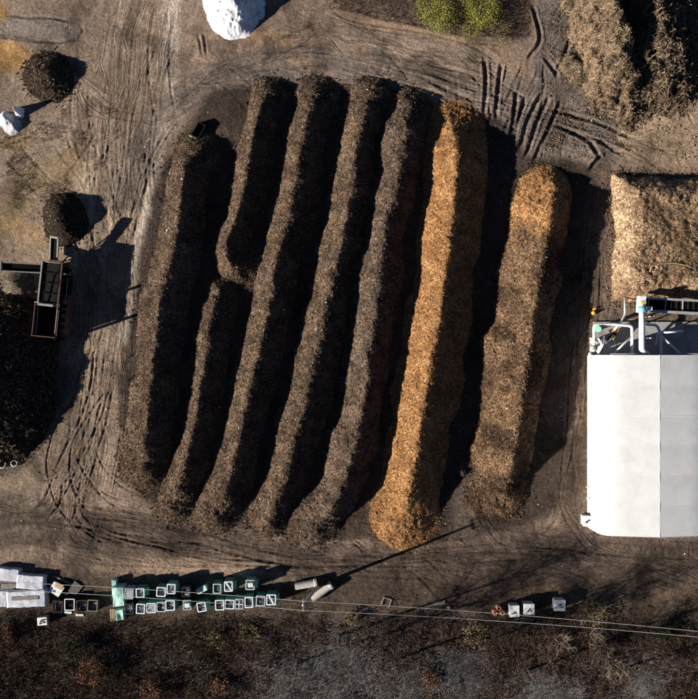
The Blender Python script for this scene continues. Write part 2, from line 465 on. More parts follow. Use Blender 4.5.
damp = smooth(.12, .3, fbm(GX, GY, 2.6, 4, 35)) * (.5 + .5 * smooth(-.2, .4, big))
C *= (1 - .32 * damp)[..., None]
rust = smooth(.3, .5, fbm(GX, GY, 3.6, 4, 36))[..., None] * .35
C[:] = C * (1 - rust) + C * np.array((1.12, .99, .8), np.float32) * rust
pale = smooth(.25, .75, fbm(GX, GY, 1.3, 4, 31))
C *= (1 + .25 * pale)[..., None]

# heights: gentle swells, clods and tyre ruts
Z = 0.10 * fbm(GX, GY, 7, 3, 41) + 0.045 * fbm(GX, GY, 1.4, 3, 42) + 0.028 * fbm(GX, GY, 0.4, 3, 43)
rough_zone = poly_mask([(480, 80), (720, 100), (720, 170), (500, 170)], 10) + poly_mask([(-20, 490), (720, 540), (720, 600), (-20, 590)], 10)
Z += 0.04 * np.clip(rough_zone, 0, 1) * fbm(GX, GY, 0.55, 3, 44)

RUT = np.zeros_like(Z)
def rut(pts_u, depth=0.06, width=0.16, berm=0.5, tread=0.0, darken=0.25):
    pl = spline(PL(pts_u), 0.9)
    s0 = 0.0
    best = None
    x0, x1 = pl[:, 0].min() - 1, pl[:, 0].max() + 1; y0, y1 = pl[:, 1].min() - 1, pl[:, 1].max() + 1
    i0, i1 = np.clip(((np.array([y0, y1]) + 36) / STEP).astype(int), 0, n_in)
    j0, j1 = np.clip(((np.array([x0, x1]) + 36) / STEP).astype(int), 0, n_in)
    if i1 - i0 < 2 or j1 - j0 < 2: return
    d, _, arc = seg_dist(wx[i0:i1, j0:j1] * .25 + GX[i0:i1, j0:j1] * .75, wy[i0:i1, j0:j1] * .25 + GY[i0:i1, j0:j1] * .75, pl)
    fade = smooth(0, 1.2, arc) * (1 - smooth(arc.max() - 1.2, arc.max(), arc))
    fade = fade * (0.65 + 0.5 * vnoise(arc * .8, arc * 0, int(depth * 1e4) + len(pts_u)))
    prof = -np.exp(-(d / width) ** 4) + berm * np.exp(-((d - 1.75 * width) / (0.5 * width)) ** 2)
    if tread: prof = prof + tread * np.exp(-(d / width) ** 4) * np.sin(arc * 2 * np.pi / 0.36)
    Z[i0:i1, j0:j1] += depth * fade * prof
    k = (darken * fade * np.exp(-(d / width) ** 4))[..., None]
    C[i0:i1, j0:j1] *= (1 - k)

def pair(pts_u, gauge=19, **kw):
    p = spline(np.array(pts_u, float), 14)
    t = np.gradient(p, axis=0); t /= np.linalg.norm(t, axis=1)[:, None] + 1e-9
    nrm = np.stack([-t[:, 1], t[:, 0]], 1)
    for s in (-1, 1): rut(p + nrm * s * gauge / 2, **kw)

FLOW = np.zeros((n_in, n_in, 3), np.float32)
def flow(guide, n, spread, depth=(.02, .06), width=(.1, .2), wob=5.0, part=(.35, 1.0), **kw):
    dd, sd_, ar = seg_dist(wx * .3 + GX * .7, wy * .3 + GY * .7, spline(PL(guide), 2.0))
    st = (1 - smooth(spread * .05, spread * .14, dd)) * smooth(0, 2, ar) * (1 - smooth(ar.max() - 2, ar.max(), ar))
    mk = st > FLOW[..., 2]
    FLOW[mk] = np.stack([dd * sd_ + 40 * len(guide) + spread, ar, st], -1)[mk]
    n = int(n * .22)
    g = spline(np.array(guide, float), 16)
    t = np.gradient(g, axis=0); t /= np.linalg.norm(t, axis=1)[:, None] + 1e-9
    nrm = np.stack([-t[:, 1], t[:, 0]], 1); L = len(g)
    for _ in range(n):
        ln = max(4, int(L * random.uniform(*part))); a = random.randint(0, max(0, L - ln)); b = min(L, a + ln)
        off = random.uniform(-spread, spread) + wob * np.sin(np.arange(a, b) * random.uniform(.1, .4) + random.uniform(0, 6))
        p = g[a:b] + nrm[a:b] * off[:, None]
        w = max(.08, random.uniform(*width) * .75); dp = random.uniform(*depth) * 1.1
        rut(p[::2] if len(p) > 6 else p, dp, w, **kw)

flow([(150, -10), (135, 60), (125, 140), (112, 240), (108, 330), (98, 420), (85, 500)], 46, 38, (.02, .055), (.08, .18))
flow([(100, 330), (92, 400), (70, 450), (55, 490), (40, 515), (-10, 525)], 14, 16, (.04, .08), (.1, .18))
flow([(104, 330), (95, 410), (80, 470), (75, 520), (130, 548), (240, 560)], 22, 22, (.04, .08), (.1, .2))
flow([(-10, 515), (70, 515), (180, 535), (320, 556), (480, 548)], 36, 20, (.03, .07), (.1, .22))
flow([(60, 545), (200, 560), (400, 565), (560, 560), (710, 575)], 24, 18, (.03, .06), (.1, .2))
flow([(110, 230), (145, 150), (180, 105), (240, 76), (320, 66), (400, 80), (480, 104), (570, 132), (650, 150)], 40, 15, (.02, .05), (.08, .18))
flow([(60, 60), (110, 110), (170, 110), (230, 70), (300, 40), (340, 20)], 10, 16, (.02, .04), (.1, .18))
flow([(280, 10), (350, 40), (430, 58), (500, 80)], 14, 18, (.03, .06), (.1, .2))
flow([(604, 175), (592, 300), (580, 420), (570, 510), (590, 545), (640, 560)], 22, 11, (.03, .06), (.09, .16))
flow([(555, 0), (552, 60), (545, 120), (530, 165)], 9, 15, (.05, .09), (.12, .2))
flow([(590, 110), (560, 125), (630, 140), (700, 145)], 6, 12, (.03, .06), (.1, .18))
flow([(470, 470), (500, 540), (560, 545), (610, 560)], 12, 14, (.03, .06), (.1, .16))
flow([(530, 540), (550, 530), (570, 500)], 8, 12, (.04, .07), (.1, .16))
flow([(100, 380), (60, 440), (62, 500), (110, 545)], 10, 12, (.05, .09), (.1, .16))
for p in ([(420, 68), (450, 80), (480, 92)], [(415, 73), (445, 88), (478, 104)], [(424, 62), (460, 72), (482, 79)], [(412, 84), (440, 95), (460, 107)]):
    rut(p, .13, .2)
for p in ([(484, 60), (486, 85), (484, 112)], [(501, 66), (498, 92), (496, 118)], [(541, 95), (529, 118), (521, 145)], [(548, 100), (537, 122), (528, 152)],
          [(560, 103), (550, 125), (536, 158)], [(525, 100), (518, 122), (512, 145)], [(534, 10), (540, 40), (528, 58)], [(546, 58), (560, 78)], [(516, 95), (514, 120), (509, 140)],
          [(572, 35), (562, 60), (556, 76)], [(566, 130), (590, 143), (600, 160)], [(620, 150), (600, 158), (590, 172)],
          [(555, 112), (590, 120), (625, 135)], [(553, 125), (590, 138), (620, 152)]):
    rut([(a + (a - p[1][0]) * .25, b + (b - p[1][1]) * .25) for a, b in p], .23, .2, .4)
for k in range(7):
    rut([(652 + k * 5, 88 + k * 3), (664 + k * 5, 108 + k * 3)], .09, .13)
for k in range(9):
    rut([(655 + k * 3, 115 - k * 2.5), (690 + k * 2, 85 - k * 2)], .05, .09)
for k in range(16):
    x = 615 + k * 5.4 + random.uniform(-2, 2)
    rut([(x, 543), (x + random.uniform(-2, 2), 553 + random.uniform(0, 9))], .07, .09)
for k in range(30):
    a = random.uniform(345, 475); y = 530 + random.uniform(0, 12)
    rut([(a, y), (a + random.uniform(8, 18), y + random.uniform(8, 16))], .06, .1)
def arcs(n, x0, y0, x1, y1, head, spread, dep=(.03, .07), rad=(60, 260), ln=(40, 150)):
    dep = (dep[0] * .65, dep[1] * .7)
    for _ in range(n):
        cx, cy = random.uniform(x0, x1), random.uniform(y0, y1); a = R(head + random.gauss(0, spread)); k = random.choice((-1, 1)) / random.uniform(*rad)
        L_ = random.uniform(*ln); pts = []
        for i in range(9):
            pts.append((cx, cy)); cx += math.cos(a) * L_ / 8; cy += math.sin(a) * L_ / 8; a += k * L_ / 8
        pair(pts, gauge=random.uniform(15, 21), depth=random.uniform(*dep), width=random.uniform(.09, .15), berm=random.uniform(.25, .6), tread=random.choice((0, 0, .3)), darken=random.uniform(.05, .3))
arcs(16, 70, 0, 170, 260, 95, 14)
arcs(9, 80, 300, 120, 420, 100, 16)
arcs(10, 40, 440, 110, 520, 60, 40, (.04, .09), (40, 120))
arcs(14, 0, 500, 420, 545, 8, 10)
arcs(9, 380, 540, 640, 575, 0, 14)
arcs(10, 180, 40, 420, 70, 12, 14)
arcs(12, 450, 40, 600, 120, 60, 50, (.05, .11), (60, 200), (35, 90))
arcs(8, 560, 115, 690, 155, 10, 30)
arcs(6, 575, 200, 605, 400, 97, 5)
arcs(7, 0, 60, 90, 200, 40, 40, (.02, .05))
pair([(10, 150), (50, 190), (75, 180), (110, 130)], depth=.05, width=.15)
pair([(200, 30), (206, 60)], depth=.1, width=.14, gauge=5)
for p in ([(328, -5), (345, 12), (380, 22), (440, 33), (480, 45), (505, 62)],):
    rut(p, -.05, .16, 0.0, darken=0)
    rut([(a - 3 + random.uniform(-2, 2), b + 4 + random.uniform(-2, 2)) for a, b in p], .07, .13)
    rut([(a + random.uniform(-4, 4), b - 5 + random.uniform(-3, 3)) for a, b in p[1:4]], .06, .12)
for p in ([(10, 17), (45, 17), (78, 24)], [(-5, 37), (40, 42), (74, 41)], [(78, 24), (84, 31), (76, 41)]):
    rut(p, .1, .14, .4)
st_ = FLOW[..., 2]
tone = fbm(FLOW[..., 0], FLOW[..., 1] * .13, 1.5, 4, 71); tone2 = fbm(FLOW[..., 0] + 9, FLOW[..., 1] * .25, .55, 3, 72)
C *= np.clip(1 + st_ * (.55 * tone + .3 * tone2), .35, 1.8)[..., None]
mud = smooth(.18, .42, fbm(GX + .4 * wx, GY, 4.2, 5, 73)) * (1 - .6 * smooth(30, 36, np.abs(GX)))
C *= (1 - .38 * mud)[..., None]
dust = smooth(.2, .5, fbm(GX, GY + .4 * wy, 3.0, 5, 74))[..., None] * (C.mean(-1, keepdims=True) > .06)
C *= 1 + .3 * dust
C *= np.exp(rng.normal(0, .14, C.shape[:2]))[..., None]
Z = Z + rng.normal(0, .007, Z.shape)
# soft basin edges
Z = Z.astype(np.float32)

def gz(x, y):
    fx = np.clip((np.asarray(x) + 36) / STEP, 0, n_in - 2); fy = np.clip((np.asarray(y) + 36) / STEP, 0, n_in - 2)
    i, j = fy.astype(int), fx.astype(int)
    return Z[i, j]

out = np.array([37., 40, 46, 60, 90, 150, 300, 700, 1600, 3500])
axis = np.concatenate([-out[::-1], inner, out]); no = len(out); n = len(axis)
AX, AY = np.meshgrid(axis, axis)
AZ = np.zeros((n, n), np.float32); AC = np.zeros((n, n, 3), np.float32)
ii = np.clip(np.arange(n) - no, 0, n_in - 1)
AZ[:] = Z[np.ix_(ii, ii)]; AC[:] = C[np.ix_(ii, ii)]
far = np.maximum(np.abs(AX), np.abs(AY)) > 36.5
AZ[far] = 0
sm_col = np.array((.12, .1, .08)) * (1 + .3 * fbm(AX, AY, 9, 3, 12))[..., None]; w = smooth(35.4, 37.5, np.maximum(np.abs(AX), np.abs(AY)))[..., None]
AC = AC * (1 - w) + sm_col * w
idx = np.arange(n * n).reshape(n, n)
faces = np.stack([idx[:-1, :-1], idx[:-1, 1:], idx[1:, 1:], idx[1:, :-1]], -1).reshape(-1, 4)
FL = np.zeros((n, n, 3), np.float32)
FL[:] = FLOW[np.ix_(ii, ii)]
FL[far] = 0
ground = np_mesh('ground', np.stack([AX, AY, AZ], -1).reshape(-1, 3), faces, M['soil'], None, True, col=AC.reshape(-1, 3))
fa = ground.data.attributes.new('flow', 'FLOAT_VECTOR', 'POINT'); fa.data.foreach_set('vector', FL.ravel())
tag(ground, 'brown earth yard scored with tyre tracks', None, None, 'structure')

# ------------------------------------------------------------------ scatter helpers
def slivers(pts, dirs, length, width, tint, name, mt, parent=None, kind='stuff', taper=0.5):
    """three-sided splinters along dirs"""
    pts = np.asarray(pts, float); dirs = dirs / (np.linalg.norm(dirs, axis=1)[:, None] + 1e-9); n = len(pts)
    ref = np.where(np.abs(dirs[:, 2:3]) > 0.9, np.array([[1., 0, 0]]), np.array([[0., 0, 1]]))
    a = np.cross(dirs, ref); a /= np.linalg.norm(a, axis=1)[:, None] + 1e-9; b = np.cross(a, dirs)
    V = np.empty((n, 6, 3))
    for e, (s, tp) in enumerate(((-.5, 1.0), (.5, taper))):
        for k in range(3):
            th = 2 * math.pi * k / 3 + math.pi / 2
            V[:, e * 3 + k] = pts + dirs * (length * s)[:, None] + (a * math.cos(th) + b * math.sin(th)) * (width * .5 * tp)[:, None]
    base = (np.arange(n) * 6)[:, None]
    F = np.concatenate([base + np.array([[k, (k + 1) % 3, 3 + (k + 1) % 3, 3 + k]]) for k in (0, 2)], 0)
    o = np_mesh(name, V.reshape(-1, 3), F, mt, parent, tint=np.repeat(tint, 6))
    if kind: o['kind'] = kind
    return o

def flakes(pts, nrm, size, tint, name, mt, parent=None, kind='stuff', asp=0.6):
    pts = np.asarray(pts, float); n = len(pts); nrm = nrm / (np.linalg.norm(nrm, axis=1)[:, None] + 1e-9)
    r = rng.normal(size=(n, 3)); a = np.cross(nrm, r); a /= np.linalg.norm(a, axis=1)[:, None] + 1e-9; b = np.cross(nrm, a)
    s = size[:, None] * .5
    V = np.stack([pts - a * s, pts - b * s * asp + nrm * s * .15, pts + a * s, pts + b * s * asp + nrm * s * .15], 1)
    F = np.arange(n * 4).reshape(n, 4)
    o = np_mesh(name, V.reshape(-1, 3), F, mt, parent, tint=np.repeat(tint, 4))
    if kind: o['kind'] = kind
    return o

# ------------------------------------------------------------------ heaps and windrows
PILES = []
def heap(name, label, cat, spine_u, h, hw, hwr=None, c=0.3, cols=((.03, .021, .014), (.045, .032, .021)), zguess=None,
         amp=1.0, step=0.085, seed=1, chip='compost_chip', nchip=9000, chip_len=(.08, .26), nlit=60, group=None,
         hfun=None, colfun=None, plateau=None, mound_mat='mound', chip_along=None, ends=1.0, strands=None):
    hwr = hwr or hw
    zc = h * .8 if zguess is None else zguess
    pl = spline(PL(spine_u, zc), 0.8) if len(spine_u) > 2 else PL(spine_u, zc)
    m = max(hw, hwr) * 1.3 + .6
    x0, x1 = pl[:, 0].min() - m, pl[:, 0].max() + m; y0, y1 = pl[:, 1].min() - m, pl[:, 1].max() + m
    xs = np.arange(x0, x1, step); ys = np.arange(y0, y1, step)
    X, Y = np.meshgrid(xs, ys)
    Xw = X + (.5 * fbm(X, Y, 5, 2, seed + 33) if plateau else 0) + .22 * amp * fbm(X, Y, 2.6, 3, seed) + .10 * amp * fbm(X, Y, .7, 2, seed + 5)
    Yw = Y + (.5 * fbm(X, Y, 5, 2, seed + 34) if plateau else 0) + .22 * amp * fbm(X, Y, 2.6, 3, seed + 50) + .10 * amp * fbm(X, Y, .7, 2, seed + 55)
    if plateau:
        bx0, by0, bx1, by1 = plateau
        qx = np.abs(Xw - (bx0 + bx1) / 2) - (bx1 - bx0) / 2; qy = np.abs(Yw - (by0 + by1) / 2) - (by1 - by0) / 2
        d = np.hypot(np.maximum(qx, 0), np.maximum(qy, 0)) + np.minimum(np.maximum(qx, qy), 0)
        u = np.clip(1 + d / hw, 0, 3); arc = X * 0
        prof = 1 - np.where(u < 1, u ** 2.2, 1 + 2.2 * (u - 1))
    else:
        d, side, arc = seg_dist(Xw, Yw, pl)
        wv = 1 + .28 * vnoise(arc * .45 + seed, arc * 0, seed + 3)
        u = d / ((hw + (hwr - hw) * (side * .5 + .5)) * wv)   # hw: left flank, hwr: right flank
        k = math.sqrt(1 + c * c) - c
        prof = 1 - (np.sqrt(u * u + c * c) - c) / k
    hh = h * (1 + .10 * amp * vnoise(arc * .35, arc * 0 + seed, seed))
    if len(spine_u) > 3 and ends: hh = hh * (1 - .45 * ends * (1 - smooth(0, 2.6, arc)) - .45 * ends * (1 - smooth(0, 2.6, arc.max() - arc)))
    if hfun is not None: hh = hh * hfun(arc, X, Y)
    zz = hh * prof
    tt = .08; zz = np.where(zz > 1.2, zz, tt * np.log1p(np.exp(np.clip(zz, -3, 1.3) / tt))) - .03
    rough = np.clip(zz * 1.5 + .1, 0, 1)
    zz = zz + rough * amp * (.15 * fbm(X, Y, 1.1, 3, seed + 9) + .10 * fbm(X, Y, .38, 3, seed + 11) + .065 * (rng.random(X.shape) - .5))
    keep = zz > -.012
    zz = zz + gz(X, Y)
    kq = keep[:-1, :-1] | keep[1:, :-1] | keep[:-1, 1:] | keep[1:, 1:]
    ny, nx = X.shape; id_ = np.arange(ny * nx).reshape(ny, nx)
    F = np.stack([id_[:-1, :-1], id_[:-1, 1:], id_[1:, 1:], id_[1:, :-1]], -1)[kq]
    used = np.unique(F); remap = np.full(ny * nx, -1); remap[used] = np.arange(len(used)); F = remap[F]
    V = np.stack([X.ravel()[used], Y.ravel()[used], zz.ravel()[used]], -1)
    mixn = smooth(-.5, .5, fbm(X, Y, .8, 4, seed + 70) + .6 * (rng.random(X.shape) - .5)).ravel()[used][:, None]
    col = np.array(cols[0]) * (1 - mixn) + np.array(cols[1]) * mixn
    if colfun is not None: col = colfun(V, col)
    if mound_mat == 'mound': col = col * np.exp(rng.normal(0, .38, len(V)))[:, None]
    # origin at base centre
    ox, oy = float(V[:, 0].mean()), float(V[:, 1].mean())
    o = np_mesh(name, V - np.array([ox, oy, 0]), F, M[mound_mat], None, False, col=col)
    o.location = (ox, oy, 0)
    tag(o, label, cat, group)
    gy_, gx_ = np.gradient(zz, step)
    slope = np.stack([-gx_, -gy_, np.ones_like(gx_)], -1).reshape(-1, 3)[used]
    slope /= np.linalg.norm(slope, axis=1)[:, None]
    up = V[:, 2] > gz(V[:, 0], V[:, 1]) + .03
    pool = np.nonzero(up)[0]
    PILES.append((V, pool))
    inframe = pool[(np.abs(V[pool, 0]) < 35.5) & (np.abs(V[pool, 1]) < 35.5)]
    if nchip and len(inframe):
        s = rng.choice(inframe, nchip)
        dv = rng.normal(size=(nchip, 3)); nn = slope[s]
        dv -= nn * (dv * nn).sum(1)[:, None] * .75
        if chip_along is not None:
            down = nn.copy(); down[:, 2] = -np.hypot(nn[:, 0], nn[:, 1]); dv = dv * (1 - chip_along) + down * chip_along * 1.6
        ln = rng.uniform(*chip_len, nchip) * rng.uniform(.7, 1.35, nchip); wd = np.clip(ln * rng.uniform(.14, .34, nchip), .02, .075)
        if chip in ('straw', 'brown_chip'):
            ln = chip_len[0] * .7 + rng.gamma(1.3, (chip_len[1] - chip_len[0]) * .28, nchip); wd = np.clip(ln * rng.uniform(.06, .16, nchip), .015, .04)
        p = V[s] + rng.normal(0, .03, (nchip, 3)) + nn * .02 - np.array([ox, oy, 0])
        if colfun is not None and chip == 'zone':
            cz = colfun.zone(V[s])
            for nm, mm in ((0, 'bark_chip'), (1, 'orange_chip')):
                q = cz == nm
                if q.sum(): slivers(p[q], dv[q], ln[q], wd[q], rng.beta(1.2, 1.5, q.sum()), 'wood_chips', M[mm], o)
        else:
            slivers(p, dv, ln, wd, rng.beta(1.2, 1.5, nchip), 'wood_chips', M[chip], o)
    foot = np.nonzero((V[:, 2] - gz(V[:, 0], V[:, 1]) < .12) & (np.abs(V[:, 0]) < 35.5) & (np.abs(V[:, 1]) < 35.5))[0]
    if nchip and len(foot):
        nf = int(nchip * .1); s = rng.choice(foot, nf); fx = V[s, 0] + rng.normal(0, .35, nf); fy = V[s, 1] + rng.normal(0, .35, nf)
        ln = rng.uniform(.05, .2, nf); dv = rng.normal(size=(nf, 3)); dv[:, 2] *= .3
        slivers(np.stack([fx - ox, fy - oy, gz(fx, fy) + .03], -1), dv, ln, ln * rng.uniform(.3, .7, nf), rng.beta(1.5, 2.5, nf), 'spilled_chips', M['bark_chip' if chip == 'zone' else chip], o)
    if nlit and len(inframe):
        nlit = int(nlit * 1.7); s = rng.choice(inframe, nlit)
        flakes(V[s] + slope[s] * .04 - np.array([ox, oy, 0]), slope[s] + rng.normal(0, .3, (nlit, 3)), rng.gamma(1.2, .035, nlit) + .03, rng.random(nlit), 'plastic_litter', M['litter'], o)
    return o

G = 'compost windrows in the field'
DARK = ((.048, .032, .022), (.132, .09, .061))
heap('compost_windrow', 'leftmost dark compost windrow with a broad flank beside the dirt road', 'windrow',
     [(196, 150), (186, 175), (176, 250), (162, 300), (156, 350), (148, 420), (141, 468)], 2.15, 2.4, 2.1, .12, DARK, seed=101, nchip=15000, nlit=170, group=G)
heap('compost_windrow', 'short dark windrow at the top whose lower end hooks to the right', 'windrow',
     [(268, 90), (256, 125), (246, 175), (238, 212), (227, 240), (227, 258), (238, 268), (258, 262)], 1.85, 1.6, 1.9, .1, DARK, seed=102, nchip=9500, nlit=110, group=G,
     hfun=lambda a, X, Y: 1 - .45 * smooth(17.0, 20.5, a))
heap('compost_windrow', 'short narrow dark windrow starting below the hooked one', 'windrow',
     [(218, 290), (210, 325), (205, 360), (201, 390), (191, 440), (182, 480), (170, 508)], 1.6, 1.75, 2.0, .14, DARK, seed=103, nchip=9500, nlit=100, group=G)
heap('compost_windrow', 'long dark windrow touching the hooked end of the short one', 'windrow',
     [(316, 93), (305, 130), (298, 170), (290, 220), (279, 250), (275, 275), (270, 300), (260, 345), (248, 400), (239, 440), (228, 480), (213, 514)],
     1.95, 2.2, 2.2, .17, DARK, seed=104, nchip=15000, nlit=150, group=G)
heap('compost_windrow', 'long dark windrow, second one left of the orange row', 'windrow',
     [(373, 93), (358, 140), (351, 190), (342, 235), (331, 290), (319, 345), (306, 400), (294, 440), (284, 480), (268, 520)],
     1.95, 2.3, 2.2, .18, DARK, seed=105, nchip=15000, nlit=150, group=G)
heap('compost_windrow', 'wide dark windrow directly left of the orange wood chip row', 'windrow',
     [(411, 106), (401, 150), (397, 180), (386, 225), (381, 260), (376, 300), (370, 345), (360, 420), (350, 460), (338, 495), (312, 526)],
     2.05, 2.6, 2.2, .22, ((.05, .035, .026), (.132, .093, .067)), seed=106, nchip=18000, nlit=150, group=G)
heap('wood_chip_windrow', 'bright orange wood chip windrow in the middle right', 'windrow',
     [(454, 128), (456, 152), (454, 190), (451, 220), (447, 255), (441, 300), (434, 345), (425, 400), (419, 435), (413, 470), (407, 500), (402, 520)],
     2.35, 2.9, 3.4, .1, ((.19, .094, .039), (.31, .165, .072)), seed=107, chip='orange_chip', nchip=15000, nlit=35, group=G)

class Zone:
    @staticmethod
    def zone(V):
        nrd = fbm(V[:, 0], V[:, 1], 1.6, 3, 88)
        return (V[:, 1] + 1.6 * nrd + .25 * (V[:, 0] - 18.5) + .9 * rng.normal(size=len(V)) > 11.2).astype(int)
    def __call__(self, V, col):
        nrd = fbm(V[:, 0], V[:, 1], 1.6, 3, 88)
        z = smooth(-1.0, 1.2, V[:, 1] + 1.6 * nrd + .25 * (V[:, 0] - 18.5) - 11.2 + .8 * rng.normal(size=len(V)))[:, None]
        e = fbm(V[:, 0], V[:, 1], .8, 4, 77)[:, None]
        f = smooth(-.3, .5, fbm(V[:, 0], V[:, 1], 2.0, 3, 79))[:, None]
        lowc = np.array((.165, .1, .058)) * (1 - f) + np.array((.04, .025, .017)) * f
        return z * (np.array((.31, .162, .068)) * (1 + .3 * e)) + (1 - z) * lowc * (1 + .5 * e)
heap('wood_chip_windrow', 'grey-brown windrow with an orange top end, nearest the white hall', 'windrow',
     [(555, 188), (550, 212), (545, 245), (539, 280), (534, 310), (528, 345), (521, 400), (515, 440), (510, 475), (508, 493)],
     2.4, 3.6, 2.5, .12, seed=108, chip='zone', nchip=20000, nlit=60, group=G, colfun=Zone(),
     hfun=lambda a, X, Y: 1.0 + .1 * smooth(8, 4, a) - .35 * smooth(25, 33, a))

class PileCol:
    def __call__(self, V, col):
        e = fbm(V[:, 0], V[:, 1], 1.2, 4, 66)[:, None]; f = smooth(-.2, .5, fbm(V[:, 0], V[:, 1], 2.2, 3, 67))[:, None]
        return (np.array((.4, .27, .165)) * (1 - f) + np.array((.2, .125, .075)) * f) * (1 + .35 * e)
x0, y1 = P(613, 176, 0)[:2]; x1, y0 = P(760, 300, 0)[:2]
heap('wood_chip_heap', 'large tan wood chip heap behind the white hall', 'heap', [(613, 176), (760, 300)], 2.0, 2.3, c=.3, seed=109,
     chip='brown_chip', nchip=20000, chip_len=(.1, .4), nlit=30, plateau=(x0, y0, x1, y1), zguess=0, amp=1.15, colfun=PileCol())
heap('brush_heap', 'tall straw-coloured heap of brush and stalks in the upper right corner', 'heap',
     [(604, -40), (610, 0), (617, 36), (627, 66), (640, 88)], 4.0, 3.2, 3.0, .2, ((.1, .064, .039), (.24, .165, .1)), seed=110, chip='straw', step=.07,
     nchip=30000, chip_len=(.15, .8), nlit=0, amp=4.2, chip_along=.35, hfun=lambda a, X, Y: 1 - .5 * smooth(8, 16, a))
heap('brush_heap', 'darker ragged brush heap right of the tall straw heap', 'heap',
     [(660, -35), (654, 20), (657, 55), (660, 76)], 2.5, 2.4, 5.2, .12, ((.04, .028, .018), (.1, .072, .046)), seed=111, chip='straw',  # darker base colours put the tall heap's shade into this brush
     nchip=13000, chip_len=(.2, 1.2), nlit=0, amp=4.2, chip_along=.4)
heap('brush_heap', 'small low brush tuft at the foot of the straw heap', 'heap',
     [(570, 62), (584, 70)], .8, 1.2, 1.2, .3, ((.1, .075, .045), (.17, .13, .08)), seed=112, chip='straw',
     nchip=2500, chip_len=(.15, .6), nlit=0, amp=1.6, chip_along=.4)
heap('compost_heap', 'round dark compost heap near the upper left corner', 'heap', [(44, 71), (46, 74)], 1.25, 2.6, 2.4, .2,
     ((.03, .023, .016), (.055, .042, .03)), seed=113, nchip=3500, nlit=15)
heap('compost_heap', 'black sifted compost heap under the screener\'s upper conveyor', 'heap', [(60, 212), (62, 222)], 1.5, 2.2, 2.1, .25,
     ((.018, .014, .011), (.035, .026, .02)), seed=114, nchip=3000, nlit=15, chip_len=(.05, .14))
heap('sand_heap', 'small pale brown heap below the side conveyor', 'heap', [(13, 284), (16, 284)], 1.0, 1.7, 1.6, .2,
     ((.12, .095, .07), (.17, .135, .1)), seed=115, chip='ground_chip', nchip=1500, nlit=4, chip_len=(.05, .12), amp=.6)
heap('compost_heap', 'huge black compost heap at the left edge', 'heap', [(-14, 350), (-16, 385), (-24, 412)], 3.2, 6.3, 6.3, .2,
     ((.014, .011, .009), (.045, .034, .026)), seed=116, nchip=7000, nlit=40, amp=2.4, chip_len=(.08, .5))
heap('white_powder_heap', 'bright white powder heap cut by the top edge', 'heap', [(229, -10), (234, 2)], 2.3, 2.9, 2.5, .1,
     ((.52, .53, .56), (.68, .68, .69)), seed=117, nchip=0, nlit=0, amp=1.9, mound_mat='powder')

exec_parts = True
# ------------------------------------------------------------------ loose bits on the ground
nd = 60000
px = rng.uniform(0, 698, nd); py = rng.uniform(0, 640, nd)
wx_, wy_ = (px - 349) * .1, (349.5 - py) * .1
dens = .18 + .55 * np.exp(-((np.abs(px - 350) < 260) & (py > 75) & (py < 560)).astype(float) * 0) * (((px > 110) & (px < 620) & (py > 75) & (py < 580)))
dens = dens + .5 * smooth(.0, .6, fbm(wx_, wy_, 2.5, 3, 91)) * .5
q = rng.random(nd) < dens
wx_, wy_ = wx_[q], wy_[q]; m_ = len(wx_)
ln = rng.gamma(1.6, .022, m_) + .03
dv = rng.normal(size=(m_, 3)); dv[:, 2] *= .12
slivers(np.stack([wx_, wy_, gz(wx_, wy_) + .006], -1), dv, ln, np.clip(ln * rng.uniform(.3, .6, m_), .015, .05), rng.beta(1.7, 2.2, m_),
        'loose_chips', M['ground_chip'])
tag(bpy.data.objects['loose_chips'], 'loose wood chips and clods strewn over the yard', 'debris', None, 'stuff')
nl = 380
lx = rng.uniform(-34, 34, nl); ly = rng.uniform(-28, 34, nl)
o = flakes(np.stack([lx, ly, gz(lx, ly) + .03], -1), np.stack([rng.normal(0, .2, nl), rng.normal(0, .2, nl), np.ones(nl)], -1),
           rng.gamma(2, .03, nl) + .04, rng.random(nl), 'plastic_scraps', M['litter'])
tag(o, 'tiny white plastic scraps scattered on the ground', 'litter', None, 'stuff')

# ------------------------------------------------------------------ vegetation
def scrub_height(x, y):
    return np.clip(.35 + .6 * fbm(x, y, 3.2, 3, 301) + .3 * fbm(x, y, 1.0, 3, 302), .08, 1.3)

def scrub_zone(x, y, base=-27.2):
    return y < base + .7 + 1.7 * fbm(x, y, 3.5, 3, 310) - np.abs(rng.normal(0, .9, np.shape(x)))

def scatter_scrub(n, y0, y1, x0=-36, x1=36, thr=None):
    x = rng.uniform(x0, x1, n); y = rng.uniform(y0, y1, n)
    if thr is not None:
        q = thr(x, y); x, y = x[q], y[q]
    return x, y
x, y = scatter_scrub(52000, -36, -25.5, thr=lambda x, y: scrub_zone(x, y))
hgt = scrub_height(x, y); z = gz(x, y) + hgt * rng.random(len(x)) ** .6
grey = smooth(.1, .5, fbm(x, y, 5, 3, 320) + .55 * np.exp(-((x + 1) / 6) ** 2) * np.exp(-((y + 33) / 3) ** 2) + .5 * np.exp(-((x - 19) / 5) ** 2 - ((y + 34.5) / 1.5) ** 2)) * (y < -30)
isg = rng.random(len(x)) < grey * .75
dv = rng.normal(size=(len(x), 3)); dv[:, 2] = np.abs(dv[:, 2]) * .8
ln = rng.uniform(.15, .7, len(x)); wd = rng.uniform(.018, .05, len(x)); tn = rng.beta(1.4, 2.9, len(x)) + .22 * smooth(.2, .7, fbm(x, y, 2.4, 3, 333))
pts = np.stack([x, y, z], -1)
a = ~isg
o = slivers(pts[a], dv[a], ln[a], wd[a], np.clip(tn[a], 0, 1), 'undergrowth_twigs', M['scrub_twig'])
tag(o, 'tangled dark brown bramble twigs along the bottom edge', 'undergrowth', None, 'stuff')
